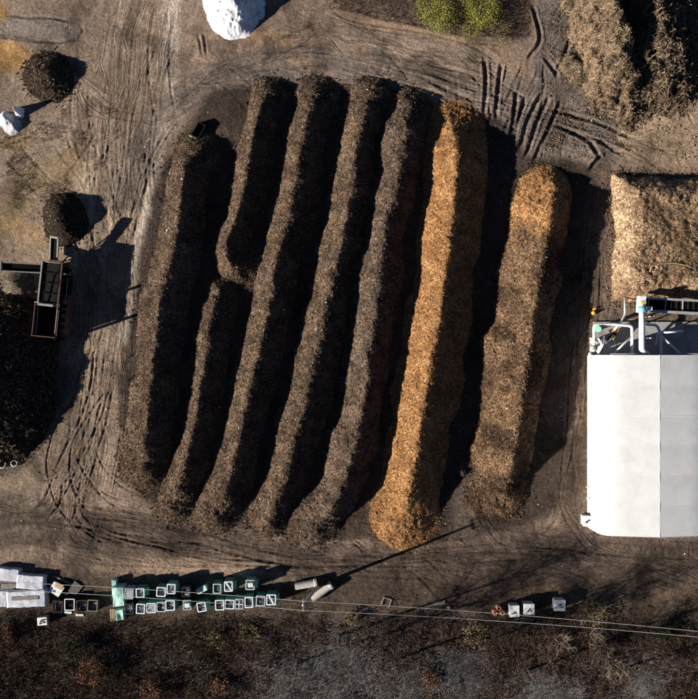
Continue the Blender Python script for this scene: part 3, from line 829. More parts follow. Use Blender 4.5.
o = slivers(pts[isg], dv[isg], ln[isg], wd[isg], rng.random(isg.sum()), 'grey_twigs', M['grey_twig'])
tag(o, 'patches of pale grey bare twigs at the bottom edge', 'undergrowth', None, 'stuff')
x, y = scatter_scrub(60000, -36, -26, thr=lambda x, y: scrub_zone(x, y, -27.8) & (rng.random(len(x)) < .35 + .5 * smooth(-.3, .4, fbm(x, y, 2.5, 3, 340))))
z = gz(x, y) + scrub_height(x, y) * rng.random(len(x))
o = flakes(np.stack([x, y, z], -1), rng.normal(size=(len(x), 3)) + np.array([0, 0, .8]), rng.uniform(.06, .2, len(x)), np.clip(rng.beta(1.5, 2.8, len(x)) + .25 * fbm(x, y, 3, 2, 345), 0, 1),
           'undergrowth_leaves', M['scrub_leaf'])
tag(o, 'dead reddish brown leaves in the undergrowth strip', 'undergrowth', None, 'stuff')
# sparse dry grass between the yard and the scrub, and on the bank at the top
x, y = scatter_scrub(16000, -28.5, -22.5, thr=lambda x, y: fbm(x, y, 2.2, 3, 350) > .05 + .35 * (y > -24))
x2 = rng.uniform(-2, 18, 9000); y2 = rng.uniform(31.2, 36, 9000); q = y2 > 33.2 - .22 * (x2 - 2); x2, y2 = x2[q], y2[q]
x3 = rng.uniform(-35, -23, 6000); y3 = rng.uniform(14, 24, 6000); q = fbm(x3, y3, 2, 3, 355) > .2; x3, y3 = x3[q], y3[q]
x = np.concatenate([x, x2, x3]); y = np.concatenate([y, y2, y3]); m_ = len(x)
dv = rng.normal(size=(m_, 3)); dv[:, 2] = np.abs(dv[:, 2]) + .3
o = slivers(np.stack([x, y, gz(x, y) + .08], -1), dv, rng.uniform(.12, .4, m_), rng.uniform(.015, .04, m_), np.clip(rng.beta(1.5, 2, m_), 0, 1), 'dry_grass', M['scrub_twig'])
tag(o, 'short dry grass and weeds on the yard margins', 'grass', None, 'stuff')

def shrub(label, px_, py_, rad, h, leafmat, n=900, leaf=(.08, .2), cat='bush', name='shrub', dense=1.0, group=None):
    bx, by, _ = P(px_, py_, h * .6)
    z0 = float(gz(bx, by)); root = empty(name, (bx, by, z0)); tag(root, label, cat, group)
    mb = MB(); tips = []
    for k in range(9):
        an = k * 2.4 + random.random(); rr = rad * random.uniform(.4, .9)
        tip = (math.cos(an) * rr, math.sin(an) * rr, h * random.uniform(.55, 1.0)); tips.append(tip)
        midp = (tip[0] * .35 + random.uniform(-.1, .1), tip[1] * .35 + random.uniform(-.1, .1), tip[2] * .5)
        mb.tube([(0, 0, -.05), midp, tip], .035, 5, r2=.008)
        for j in range(3):
            t2 = (tip[0] + random.uniform(-.5, .5) * rad * .6, tip[1] + random.uniform(-.5, .5) * rad * .6, tip[2] + random.uniform(-.2, .25) * h)
            mb.tube([midp, t2], .014, 4, r2=.004)
    mb.build('trunk', M['bark'], root)
    cl = np.array(tips + [(random.uniform(-.7, .7) * rad, random.uniform(-.7, .7) * rad, h * random.uniform(.4, .95)) for _ in range(16)])
    w = rng.integers(0, len(cl), n); p = cl[w] + rng.normal(0, 1, (n, 3)) * np.array([.17, .17, .15]) * rad * dense
    p[:, 2] = np.clip(p[:, 2], .06, None)
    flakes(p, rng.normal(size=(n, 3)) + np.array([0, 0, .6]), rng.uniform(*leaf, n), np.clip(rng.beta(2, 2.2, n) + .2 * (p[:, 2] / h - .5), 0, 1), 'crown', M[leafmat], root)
    return root

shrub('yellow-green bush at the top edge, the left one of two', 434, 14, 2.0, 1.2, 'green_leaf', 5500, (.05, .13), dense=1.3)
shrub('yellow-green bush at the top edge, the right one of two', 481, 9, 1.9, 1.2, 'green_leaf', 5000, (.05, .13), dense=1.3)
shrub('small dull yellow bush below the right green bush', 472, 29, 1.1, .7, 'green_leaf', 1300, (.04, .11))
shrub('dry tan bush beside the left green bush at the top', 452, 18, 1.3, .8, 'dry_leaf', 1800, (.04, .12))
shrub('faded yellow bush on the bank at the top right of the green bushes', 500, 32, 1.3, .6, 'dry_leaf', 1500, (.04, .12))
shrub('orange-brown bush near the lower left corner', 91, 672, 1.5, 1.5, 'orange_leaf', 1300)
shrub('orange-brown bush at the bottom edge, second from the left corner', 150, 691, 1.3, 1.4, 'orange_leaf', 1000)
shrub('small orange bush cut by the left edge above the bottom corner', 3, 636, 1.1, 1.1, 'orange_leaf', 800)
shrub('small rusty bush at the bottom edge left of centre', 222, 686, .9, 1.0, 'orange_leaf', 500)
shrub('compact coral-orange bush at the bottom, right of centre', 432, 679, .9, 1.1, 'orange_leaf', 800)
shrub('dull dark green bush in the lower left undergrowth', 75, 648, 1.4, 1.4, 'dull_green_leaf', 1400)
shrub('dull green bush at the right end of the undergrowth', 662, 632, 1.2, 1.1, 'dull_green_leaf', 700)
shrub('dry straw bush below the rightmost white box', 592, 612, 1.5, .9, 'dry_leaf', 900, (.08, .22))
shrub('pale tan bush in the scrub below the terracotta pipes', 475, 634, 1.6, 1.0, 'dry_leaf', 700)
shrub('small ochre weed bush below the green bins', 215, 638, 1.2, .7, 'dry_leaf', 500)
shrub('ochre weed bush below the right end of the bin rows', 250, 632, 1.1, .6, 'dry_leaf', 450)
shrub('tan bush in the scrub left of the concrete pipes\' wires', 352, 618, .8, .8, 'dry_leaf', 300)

def bare_shrub(label, px_, py_, rad, h, n=26):
    bx, by, _ = P(px_, py_, h * .5)
    root = empty('bare_shrub', (bx, by, float(gz(bx, by)))); tag(root, label, 'bush', 'bare shrubs in the scrub')
    mb = MB(); tw = MB()
    for k in range(n):
        an = random.uniform(0, 6.28); rr = rad * random.uniform(.15, 1.0)
        tip = Vector((math.cos(an) * rr, math.sin(an) * rr, h * random.uniform(.5, 1)))
        b0_ = Vector((random.uniform(-.5, .5) * rad, random.uniform(-.5, .5) * rad, -.05)); tip += b0_
        md = b0_.lerp(tip, .5) + Vector((random.uniform(-.3, .3), random.uniform(-.3, .3), .25))
        mb.tube([b0_, md, tip], .022, 4, r2=.01)
        for j in range(4):
            s = md.lerp(tip, random.uniform(.1, .9))
            e = s + Vector((random.uniform(-.5, .5), random.uniform(-.5, .5), random.uniform(-.05, .35)))
            tw.tube([s, e], .014, 3, r2=.006)
    mb.build('trunk', M['pale_bark'], root); tw.build('crown', M['pale_bark'], root)
M['pale_bark'] = mat('pale_bark', (.21, .165, .115), 0.9, 0.4, 5)
bare_shrub('bare pale-branched shrub below the middle white box', 560, 645, 1.3, 1.3)
bare_shrub('bare pale-branched shrub below the rightmost white box', 598, 640, 1.7, 1.5, 32)
bare_shrub('bare branched shrub low in the right half of the scrub', 616, 668, 1.4, 1.3)

def bare_tree(label, x, y, h, rad, seed):
    rd = random.Random(seed); root = empty('bare_tree', (x, y, 0)); tag(root, label, 'tree', 'grey leafless trees')
    tr = MB(); tr.tube([(0, 0, -.1), (.1, .05, h * .3), (rd.uniform(-.3, .3), rd.uniform(-.3, .3), h * .65), (rd.uniform(-.5, .5), rd.uniform(-.5, .5), h)], .13, 8, r2=.02)
    tr.build('trunk', M['bark'], root); br = MB(); P_, D_, L_, W_ = [], [], [], []
    for k in range(26):
        z0 = h * rd.uniform(.35, .9); an = k * 2.4; l = rad * rd.uniform(.6, 1.1)
        s = Vector((0, 0, z0)); e = s + Vector((math.cos(an) * l, math.sin(an) * l, l * rd.uniform(.2, .8)))
        br.tube([s, s.lerp(e, .5) + Vector((0, 0, .15)), e], .04, 5, r2=.012)
        for j in range(60):
            a = s.lerp(e, rd.uniform(.25, 1)) + Vector((rd.gauss(0, .35), rd.gauss(0, .35), rd.gauss(0, .3)))
            P_.append(a); D_.append((rd.gauss(0, 1), rd.gauss(0, 1), abs(rd.gauss(0, .8)))); L_.append(rd.uniform(.3, .9)); W_.append(rd.uniform(.012, .03))
    br.build('limbs', M['bark'], root)
    slivers(np.array(P_), np.array(D_), np.array(L_), np.array(W_), rng.random(len(L_)), 'crown', M['grey_twig'], root)
TREES = [(338, 668, 10.5, 2.9, 'grey leafless tree at the bottom edge, the biggest crown near the middle'),
         (292, 697, 10, 2.6, 'grey leafless tree at the bottom edge, left of the biggest crown'),
         (400, 697, 11, 2.6, 'grey leafless tree at the bottom edge, right of the biggest crown'),
         (462, 676, 8, 1.9, 'small grey leafless tree right of the coral-orange bush'),
         (545, 700, 9, 2.3, 'grey leafless tree at the bottom edge below the white boxes'),
         (650, 690, 7, 1.8, 'small grey leafless tree near the lower right corner')]
for k, (a, b, h, r_, l) in enumerate(TREES):
    x, y, _ = P(a, b, h * .7); bare_tree(l, x, y, h, r_, 900 + k)

# ------------------------------------------------------------------ white hall (fabric building)
BX0, BX1 = 24.0, 34.75; BY0, BY1 = -17.75, -0.55
prof = [(0, 0.0), (0.0, 1.6), (.08, 2.3), (.3, 2.85), (.7, 3.2), (1.3, 3.36), (2.4, 3.48), (3.8, 3.63), (5.375, 3.8)]
wd = BX1 - BX0
hall = empty('fabric_hall', ((BX0 + BX1) / 2, (BY0 + BY1) / 2, 0))
tag(hall, 'white fabric-roofed hall with a low ridge at the right edge', 'hall')
hx, hy = hall.location.x, hall.location.y
bays = 6; bl = (BY1 - BY0) / bays
for side in (-1, 1):
    for b_ in range(bays):
        ya, yb = BY0 + b_ * bl, BY0 + (b_ + 1) * bl
        rings = []
        for k in range(13):
            t = k / 12; y = ya + (yb - ya) * t; puff = .03 * math.sin(math.pi * t)
            ring = []
            for i, (dx, z) in enumerate(prof[1:]):
                xx = dx - wd / 2
                lift = puff * min(1, max(0, (z - 2.0) / 1.4)) 
                ring.append(((xx if side < 0 else -xx), y - hy, z + lift))
            rings.append(ring if side < 0 else ring[::-1])
        mb = MB(); mb.loft(rings, closed=False)
        o = mb.build('roof_panel', M['fabric'], hall, sm=True)
        sol = o.modifiers.new('solid', 'SOLIDIFY'); sol.thickness = .02; sol.offset = -1
        es = o.modifiers.new('split', 'EDGE_SPLIT'); es.split_angle = R(35)
    mb = MB()
    xs = (BX0 - hx) if side < 0 else (BX1 - hx)
    mb.box((xs - side * (-.06), 0, .8), (.1, BY1 - BY0 - .02, 1.6))
    mb.build('side_wall', M['fabric'], hall)
for b_ in range(bays + 1):
    y = BY0 + b_ * bl - hy
    pts = [(dx - wd / 2, y, z) for dx, z in prof[1:]] + [(wd / 2 - dx, y, z) for dx, z in prof[-2:0:-1]]
    MB().tube(pts, .018, 6).build('roof_seam', M['seam'], hall, sm=True)
MB().tube([(0, BY0 - hy - .03, 3.795), (0, BY1 - hy + .03, 3.795)], .035, 8).build('ridge_strip', M['seam'], hall)
for y, nm in ((BY0 - hy + .05, 'gable_wall'), (BY1 - hy - .05, 'gable_wall')):
    pts = [(dx - wd / 2 + .06, z - .05 if z > 0 else 0) for dx, z in prof] + [(wd / 2 - dx - .06, z - .05 if z > 0 else 0) for dx, z in prof[-2::-1]]
    mb = MB(); n = len(pts)
    for s in (-.03, .03): mb.v += [(px_, y + s, z) for px_, z in pts]
    mb.f += [tuple(range(n)), tuple(range(2 * n - 1, n - 1, -1))] + [(i, i + n, (i + 1) % n + n, (i + 1) % n) for i in range(n)]
    mb.build(nm, M['fabric'], hall)
MB().tube([(-wd / 2 - .18, BY0 - hy + .6, .25), (-wd / 2 - .18, BY1 - hy - .1, .25)], .07, 8).build('base_pipe', M['white_paint'], hall)
mb = MB()
for k in range(7):
    y = BY0 - hy + .3 + k * (BY1 - BY0 - .6) / 6; mb = MB(); mb.box((-wd / 2 - .09, y, .8), (.1, .1, 1.6)); mb.build('wall_post', M['galv'], hall)
# stained plinth and gutter
MB().box((-wd / 2 - .05, 0, 1.64), (.16, BY1 - BY0 - .1, .07)).build('gutter', M['white_paint'], hall)
MB().box((0, BY1 - hy + .12, 3.3), (wd - 1.9, .1, .18)).build('fascia', M['galv'], hall)

# concrete pad behind the hall
xa, ya = P(593, 322)[:2]; xb, yb = P(760, 354)[:2]
pad = MB(); pad.box(((xa + xb) / 2, (ya + yb) / 2, .02), (xb - xa, ya - yb, .3))
tag(pad.build('concrete_pad', M['pad']), 'grey concrete apron', None, None, 'structure')

def pipe_thing(name, label, cat, paths, r, mt, extra=None):
    """paths in plan px with height; first point is the base"""
    p0 = Vector(P(*paths[0][0][:2], paths[0][0][2])); root = empty(name, (p0.x, p0.y, 0)); tag(root, label, cat)
    for i, pth in enumerate(paths):
        pts = [Vector(P(*q)) - Vector((p0.x, p0.y, 0)) for q in pth]
        rr = r[i] if isinstance(r, (list, tuple)) else r
        fin = [pts[0]]
        for a, b, c_ in zip(pts[:-2], pts[1:-1], pts[2:]):     # rounded elbows
            da = min(.35, (b - a).length * .45); dc = min(.35, (c_ - b).length * .45)
            s, e = b + (a - b).normalized() * da, b + (c_ - b).normalized() * dc
            for k in range(6):
                t = k / 5; fin.append((1 - t) ** 2 * s + 2 * t * (1 - t) * b + t * t * e)
        fin.append(pts[-1])
        MB().tube(fin, rr, 12).build('pipe' if i == 0 else 'branch_pipe', M[mt], root, sm=True)
    return root, p0

root, p0 = pipe_thing('exhaust_duct', 'thick white duct with a blue collar running from the conveyor to the hall', 'duct',
    [[(648, 355, 2.9), (642, 351, 3.1), (642, 330, 2.9), (642, 301, 2.7)]], .29, 'white_paint')
q = Vector(P(642, 309, 2.72)) - Vector((p0.x, p0.y, 0))
MB().tube([q + Vector((0, -.25, 0)), q + Vector((0, .25, 0))], .37, 16).build('blue_collar', M['blue_paint'], root, sm=True)
MB().box(q + Vector((.75, .05, -.1)), (.5, .35, .3)).build('motor_box', M['white_paint'], root, .03)
q2 = Vector(P(642, 303, 2.95)) - Vector((p0.x, p0.y, 0))
MB().tube([q2, q2 + Vector((0, 0, .25))], .17, 12).build('valve_cap', M['yellow_paint'], root)
for s in (.9, -.5):
    q3 = Vector(P(642, 325 + s * 15, 0)) - Vector((p0.x, p0.y, 0)); MB().box((q3.x, q3.y, 1.35), (.1, .1, 2.7)).build('support_post', M['galv'], root)

root, _ = pipe_thing('pipe_frame', 'white pipe frame with a diagonal strut, left of the thick duct', 'pipe frame',
    [[(632, 355, 2.3), (632, 326, 2.3), (612, 324, 2.3), (594, 325, 2.3), (594, 345, 2.0)], [(632, 336, 2.3), (613, 354.5, 2.3)],
     [(608, 325, 2.3), (608, 325, 0.1)], [(632, 329, 2.2), (632, 329, 0.1)]], [.14, .1, .07, .07], 'white_paint')
root, _ = pipe_thing('pipe_frame', 'white pipe frame with splayed arms, right of the thick duct', 'pipe frame',
    [[(661, 355, 2.3), (661, 335, 2.3), (657, 325, 2.3), (645, 324.5, 2.3)], [(661, 336, 2.3), (681, 354.5, 2.3)], [(659, 333, 2.3), (683, 331, 2.3)],
     [(658, 333, 2.3), (656, 345, 2.3)], [(661, 334, 2.2), (661, 334, .1)]], [.14, .1, .1, .08, .07], 'white_paint')
pipe_thing('vent_pipe', 'thin white pipe bending from the chip heap towards the pipe frames', 'pipe',
    [[(625, 296, .6), (625, 315, 1.6), (622, 320, 2.0), (616, 328, 2.2), (612, 333, .1)]], .1, 'white_paint')

# blower unit at the hall's back corner
bu = empty('blower_unit', P(600, 344)); tag(bu, 'cluster of white blowers, valves and pipes at the hall\'s back corner', 'blower')
def loc(px_, py_, z): return Vector(P(px_, py_, z)) - bu.location
MB().tube([loc(598, 329, 2.35), loc(598, 329, 2.55)], .3, 20).build('green_cap', M['green_paint'], bu)
MB().tube([loc(598, 329, .1), loc(598, 329, 2.35)], .2, 14).build('tank', M['white_paint'], bu, sm=True)
for (a, b, z, r) in ((593, 349, 1.2, .28), (592, 342, 1.1, .2), (600, 348, 1.4, .22), (604, 340, 1.0, .18), (599, 354, 1.3, .15), (608, 346, 1.0, .16), (590, 354, 1.0, .16)):
    bl_ = MB().tube([loc(a, b, .1), loc(a, b, z)], r, 14).build('blower', M['white_paint'], bu, sm=True)
    MB().tube([loc(a, b, z), loc(a, b, z + .06)], r * .55, 10).build('inlet', M['galv'], bl_)
for pth in ([(598, 338, 1.4), (602, 344, 1.4), (597, 352, 1.3)], [(604, 336, 1.2), (603, 345, 1.4), (598, 353, 1.4)], [(590, 338, 1.1), (598, 343, 1.1)], [(606, 344, 1.0), (612, 338, 1.1)]):
    MB().tube([loc(*q) for q in pth], .11, 10).build('hose', M['white_paint'], bu, sm=True)
c = loc(613, 335, .8)
MB().box(c, (.4, 1.3, .5), R(-32)).build('motor', M['dark_metal'], bu, .03)
MB().box(loc(615.5, 330.5, 1.05), (.5, .45, .3), R(-32)).build('motor_guard', M['orange_paint'], bu, .03)
MB().box(c + Vector((-.1, -.25, .28)), (.3, .5, .06), R(-32)).build('motor_plate', M['yellow_paint'], bu)
MB().box(loc(603, 349, .13), (2.6, 1.8, .12)).build('skid', M['galv'], bu)

# conveyor behind the hall
cv = empty('slatted_conveyor', P(668, 305)); tag(cv, 'long dark slatted conveyor with pale rails against the chip heap', 'conveyor')
A, B = Vector(P(645, 304.5, 1.9)) - cv.location, Vector(P(715, 308, 1.9)) - cv.location
dr = (B - A).normalized(); nr = Vector((-dr.y, dr.x, 0)); ang = math.atan2(dr.y, dr.x); mid_ = (A + B) / 2; ln = (B - A).length
MB().box(mid_ + Vector((0, 0, -.12)), (ln, 1.05, .06), ang).build('belt', M['rubber'], cv)
MB().box(mid_ + nr * .62, (ln, .2, .35), ang).build('side_rail', M['galv'], cv, .015)
MB().box(mid_ - nr * .62, (ln, .26, .35), ang).build('side_rail', M['galv'], cv, .015)
for k in range(12):
    p = A.lerp(B, (k + .6) / 12.2); MB().box(p + Vector((0, 0, -.04)), (.09, 1.02, .1), ang).build('slat', M['dark_metal'] if k % 3 else M['galv'], cv)
e = A - dr * .35
MB().box(e + Vector((0, 0, -.02)), (.75, 1.6, .6), ang).build('end_box', M['white_paint'], cv, .04)
for t in (.05, .35, .7):
    for s in (-.6, .6):
        p = A.lerp(B, t) + nr * s; MB().box((p.x, p.y, .85), (.1, .1, 1.75)).build('leg', M['galv'], cv)

# things along the hall's left wall
o = empty('white_rack', P(588, 492)); tag(o, 'small white ladder-like rack leaning beside the hall wall', 'rack')
for sx in (-.22, .22): MB().box((sx, 0, .75), (.06, 1.2, .06)).build('rail', M['white_paint'], o)
for k in range(4): MB().box((0, -.57 + k * .38, .75), (.46, .06, .05)).build('rung', M['white_paint'], o)
for sx in (-.22, .22):
    for sy in (-.55, .55): MB().box((sx, sy, .36), (.05, .05, .72)).build('leg', M['white_paint'], o)
for k, (a, b, l) in enumerate(((593, 313, 'orange cone-shaped float lying by the vent pipe'), (589.5, 465, 'small orange ball-like float at the hall wall'))):
    o = MB(); zz = [(.0, .0), (.2, .02), (.22, .12), (.15, .3), (.06, .4)]
    x_, y_, _ = P(a, b); g_ = float(gz(x_, y_))
    o.loft([[(r_ * math.cos(i * .628), r_ * math.sin(i * .628), z_) for i in range(10)] for r_, z_ in zz], cap=True)
    ob = o.build('marker_float', M['orange_paint'], None, sm=True); ob.location = (x_, y_, g_); tag(ob, l, 'float')
o = MB(); a = P(594, 310); o.box((0, 0, .1), (.3, .2, .2), .5); ob = o.build('orange_block', M['orange_paint'], None, .02); ob.location = (a[0], a[1] + .1, float(gz(a[0], a[1]))); tag(ob, 'small orange block beside the orange float', 'block')

# ------------------------------------------------------------------ boxes, bins and pallets
def scrapfill(root, w, l, z, n, light=.5, name='scrap'):
    p = np.stack([rng.uniform(-w / 2, w / 2, n) * .85, rng.uniform(-l / 2, l / 2, n) * .85, z + rng.uniform(-.02, .1, n)], -1)
    d = rng.normal(size=(n, 3)); d[:, 2] *= .3
    slivers(p, d, rng.uniform(.15, .55, n), rng.uniform(.05, .16, n), np.clip(rng.beta(1.2, 1.2, n) * .6 + light * .4 + .15 + rng.normal(0, .15, n), 0, 1), name, M['scrap'], root, kind=None)

def open_bin(mb, w, l, h, t=.05, tp=1.1):
    """tapered open tub"""
    def ring(x, y, z): return [(-x, -y, z), (x, -y, z), (x, y, z), (-x, y, z)]
    mb.loft([ring(w / 2 * tp, l / 2 * tp, 0), ring(w / 2, l / 2, h), ring(w / 2 - t, l / 2 - t, h), ring(w / 2 * tp - t, l / 2 * tp - t, .08)], cap=True)

def rim_mb(w, l, h, t=.07, hh=.07):
    mb = MB()
    def rr(x, y, z, rad=.09):
        out_ = []
        for cx, cy, a0 in ((x - rad, y - rad, 0), (-x + rad, y - rad, 90), (-x + rad, -y + rad, 180), (x - rad, -y + rad, 270)):
            for k in range(4):
                an = R(a0 + k * 30); out_.append((cx + rad * math.cos(an), cy + rad * math.sin(an), z))
        return out_
    a, b = w / 2 + .03, l / 2 + .03
    mb.loft([rr(a, b, h - hh), rr(a, b, h + .02), rr(a - t, b - t, h + .02), rr(a - t, b - t, h - hh), rr(a, b, h - hh)]); return mb

ordw = ['first', 'second', 'third', 'fourth', 'fifth', 'sixth', 'seventh', 'eighth', 'ninth', 'tenth', 'eleventh', 'twelfth']
def bin_(px_, py_, label, body='bin_green', rim='bin_rim', w=.84, l=.95, h=1.2, rot=0, light=.5, n=26, extra=None):
    x_, y_, _ = P(px_, py_, h); o = empty('waste_bin', (x_, y_, float(gz(x_, y_)) - .02), R(rot + random.uniform(-3, 3)))
    tag(o, label, 'bin', 'bins standing in two rows'); fz = random.uniform(.9, 1.08); w *= fz; l *= random.uniform(.9, 1.06)
    if body == 'bin_green': body = random.choice(('bin_green', 'bin_green_dull', 'bin_green_pale'))
    if rim == 'bin_rim': rim = random.choice(('bin_rim', 'bin_rim', 'bin_rim_dirty'))
    mb = MB(); open_bin(mb, w, l, h); mb.build('tub', M[body], o)
    rim_mb(w, l, h, .1).build('rim', M[rim], o)
    mb = MB(); hh = h * random.uniform(.8, .9)
    k = 6
    gr = [[((i / k - .5) * w * .88, (j / k - .5) * l * .88, hh + random.uniform(-.06, .06)) for i in range(k + 1)] for j in range(k + 1)]
    mb.loft(gr, closed=False); ct = mb.build('contents', M['bin_fill'], o)
    scrapfill(ct, w, l, hh + .04, n, light)
    if body.startswith('bin_green'):
        sd_ = 1; lw = random.uniform(.22, .4)
        lb = MB(); lb.loft([[(w / 2 + .02, -l * .46, h - .04), (w / 2 + .02, l * .46, h - .04), (w / 2 + .06, l * .46, h - .08), (w / 2 + .06, -l * .46, h - .08)],
                            [(w / 2 + lw, -l * .46, h * .45), (w / 2 + lw, l * .46, h * .45), (w / 2 + lw - .05, l * .46, h * .45), (w / 2 + lw - .05, -l * .46, h * .45)]], cap=True)
        lb.build('open_lid', M[body], o)
    if extra == 'mint': MB().box((.08, .05, hh + .22), (.5, .42, .3), .1).build('mint_carton', M['mint_pale'], o, .03)
    if extra == 'cross':
        MB().box((0, 0, h + .03), (.06, l * .95, .05)).build('lid_bar', M['bin_rim'], o); MB().box((0, 0, h + .034), (w * .95, .06, .05)).build('lid_bar', M['bin_rim'], o)
    if extra == 'diag': MB().box((0, 0, h - .02), (.16, l * .95, .05), R(30)).build('board', M['bin_rim'], o)
    if extra == 'sheet': MB().box((.02, -.02, h - .03), (w * .78, l * .78, .06), .05).build('lid_sheet', M['bin_grey'], o, .02)
    return o

up = [(129, 594, 'grey-lidded bin, first from the left in the upper bin row', dict(body='bin_grey', extra='sheet', rim='bin_grey')),
      (140, 593, 'green bin with white rim, left of the wide gap in the upper row', dict(light=.75)),
      (161, 592, 'green bin with grey scrap, right of the wide gap in the upper row', dict(light=.4)),
      (171, 589, 'green bin with white rim, upper row, left neighbour of the black bin', dict(light=.6)),
      (186, 592, 'black bin full of dark scrap in the upper row', dict(body='bin_black', rim='bin_black', light=.35)),
      (217, 588.6, 'green bin with dark contents, upper row, right of the mint cartons', dict(light=.2)),
      (228.4, 586.5, 'green bin with a pale board laid across, upper row', dict(extra='diag', light=.5)),
      (250, 585, 'lone green bin with a mint carton on top, right end of the upper row', dict(extra='mint', light=.6))]
lo = [(129, 609, 'black bin heaped with crumpled grey sheeting, left end of the lower row', dict(body='bin_black', rim='bin_black', light=.95, n=50)),
      (140.5, 608.7, 'green bin, second from the left in the lower bin row', dict(light=.6)),
      (151, 608, 'green bin with a grey lid sheet, third from the left in the lower row', dict(extra='sheet')),
      (161, 607, 'green bin, fourth from the left in the lower bin row', dict(light=.45)),
      (170, 605.5, 'green bin, fifth from the left in the lower row, beside the gap', dict(light=.35)),
      (187, 605, 'black bin topped with a white-mint carton in the lower row', dict(body='bin_black', rim='bin_grey', extra='mint')),
      (201.5, 607, 'round-shouldered green bin right of the black lower bin', dict(rot=12, light=.65)),
      (219.7, 605, 'green bin with scrap, left one of six close together in the lower row', dict(light=.5)),
      (229.4, 604.4, 'green bin, second of six close together in the lower row', dict(light=.55)),
      (239, 604, 'green bin with a cross bar on top in the lower row', dict(extra='cross', light=.3)),
      (248.7, 602.5, 'green bin with dark scrap, third from the right in the lower row', dict(light=.25)),
      (260.5, 601, 'green bin, second from the right in the lower bin row', dict(light=.3)),
      (271, 600, 'green bin with a slanting pale board, right end of the lower row', dict(extra='diag'))]
for a, b, l, kw in up + lo: bin_(a, b, l, **kw)

def lump(name, label, cat, px_, py_, w, l, h, mt, rot=0, seed=0, group=None, sag=.08, parts=None):
    """sheet-wrapped stack: rounded box with folds"""
    x_, y_, _ = P(px_, py_, h); k = 14; V = []; r_ = np.random.default_rng(seed)
    u = np.linspace(-1, 1, 2 * k + 1); U, W_ = np.meshgrid(u, u)
    X_ = np.sign(U) * np.minimum(np.abs(U) * 1.25, 1) * w / 2 * (1 + .06 * np.abs(U) ** 6); Y_ = np.sign(W_) * np.minimum(np.abs(W_) * 1.25, 1) * l / 2 * (1 + .06 * np.abs(W_) ** 6)
    ed = np.maximum(np.abs(U), np.abs(W_)); Zz = h * (1 - smooth(.78, 1.0, ed))
    Zz = Zz + sag * h * fbm(X_ + seed, Y_, .8, 2, seed) * smooth(0, .4, Zz) + .008 * r_.normal(size=Zz.shape) * (Zz > .1)
    X_ = X_ + .05 * fbm(X_, Y_ + 3, .5, 2, seed + 1); Y_ = Y_ + .05 * fbm(X_ + 9, Y_, .5, 2, seed + 2)
    id_ = np.arange(U.size).reshape(U.shape)
    F = np.stack([id_[:-1, :-1], id_[:-1, 1:], id_[1:, 1:], id_[1:, :-1]], -1).reshape(-1, 4)
    o = np_mesh(name, np.stack([X_, Y_, Zz], -1).reshape(-1, 3), F, M[mt], None, False)
    o.location = (x_, y_, float(gz(x_, y_)) - .03); o.rotation_euler = (0, 0, R(rot)); tag(o, label, cat, group); return o

WG = 'white wrapped stacks at the left'
lump('wrapped_stack', 'white-wrapped stack at the left edge, uppermost one', 'stack', 6, 575, 2.5, 1.2, .6, 'white_sheet', -5, 1, WG)
lump('wrapped_stack', 'crumpled white-wrapped stack right of the uppermost one', 'stack', 30, 582.5, 2.7, 1.35, .65, 'white_sheet', -4, 2, WG)
o = lump('wrapped_stack', 'long white-wrapped stack, lowest of the group, with a worn top', 'stack', 26, 599, 3.9, 1.6, .7, 'white_sheet', 3, 3, WG)
MB().box((-.1, .1, .7), (2.7, .4, .08), 0).build('worn_top', M['wood_grey'], o, .03)
lump('wrapped_stack', 'bluish white stack cut by the left edge beside the long one', 'stack', 0, 599, 1.1, 1.6, .6, 'white_sheet', 0, 4, WG)
lump('grey_stack', 'low dark grey stack between the white-wrapped stacks', 'stack', 10, 587, 1.8, .6, .4, 'wood_grey', 0, 5)
o = lump('mint_stack', 'crumpled mint-green bag stack at the left end of the bin rows', 'bag', 118, 597, 1.15, 1.9, 1.1, 'mint', 5, 6, sag=.25)
lump('mint_bag', 'small mint-green bag at the foot of the mint stack', 'bag', 119.5, 615, .75, 1.0, .7, 'mint', 5, 7, sag=.2)
lump('mint_sack', 'tiny mint-green sack above the bin rows\' left end', 'bag', 114, 583, .45, .55, .6, 'mint', 0, 8)
for k, (a, b, l) in enumerate(((199, 591.5, 'left one of two small mint cartons in the upper bin row'), (204, 588.5, 'right one of two small mint cartons in the upper bin row'))):
    x_, y_, _ = P(a, b, .7); o = empty('mint_carton', (x_, y_, float(gz(x_, y_)) - .02), R(25)); tag(o, l, 'carton', 'small mint cartons')
    MB().box((0, 0, .35), (.46, .5, .7)).build('body', M['mint'], o, .02); MB().box((0, 0, .72), (.5, .54, .06)).build('lid', M['mint_pale'], o, .02)

def pallet(label, px_, py_, rot, z=.0, w=1.0, l=1.2, mt='wood_grey', slats=6, name='pallet', group=None, tilt=0):
    x_, y_, _ = P(px_, py_, z + .15); o = empty(name, (x_, y_, float(gz(x_, y_)) + z), R(rot)); o.rotation_euler.x = R(tilt); tag(o, label, 'pallet', group)
    for k in range(slats): MB().box(((k + .5) / slats * w - w / 2, 0, .14), (w / slats * .55, l, .03)).build('slat', M[mt], o)
    for k in range(3): MB().box((0, (k - 1) * l * .45, .06), (w, .1, .12)).build('bearer', M[mt], o)
    return o
pallet('weathered grey pallet lying askew beside the white square board', 75, 588.5, -38)
pallet('narrow pale planks of a pallet standing left of the mint bag', 112.5, 615, 3, w=.5, l=1.2, mt='wood_pale', slats=3)
o = empty('board_stack', P(56.5, 589, .4), R(-33)); o.location.z = 0; tag(o, 'white square board lying askew with a tan corner', 'board')
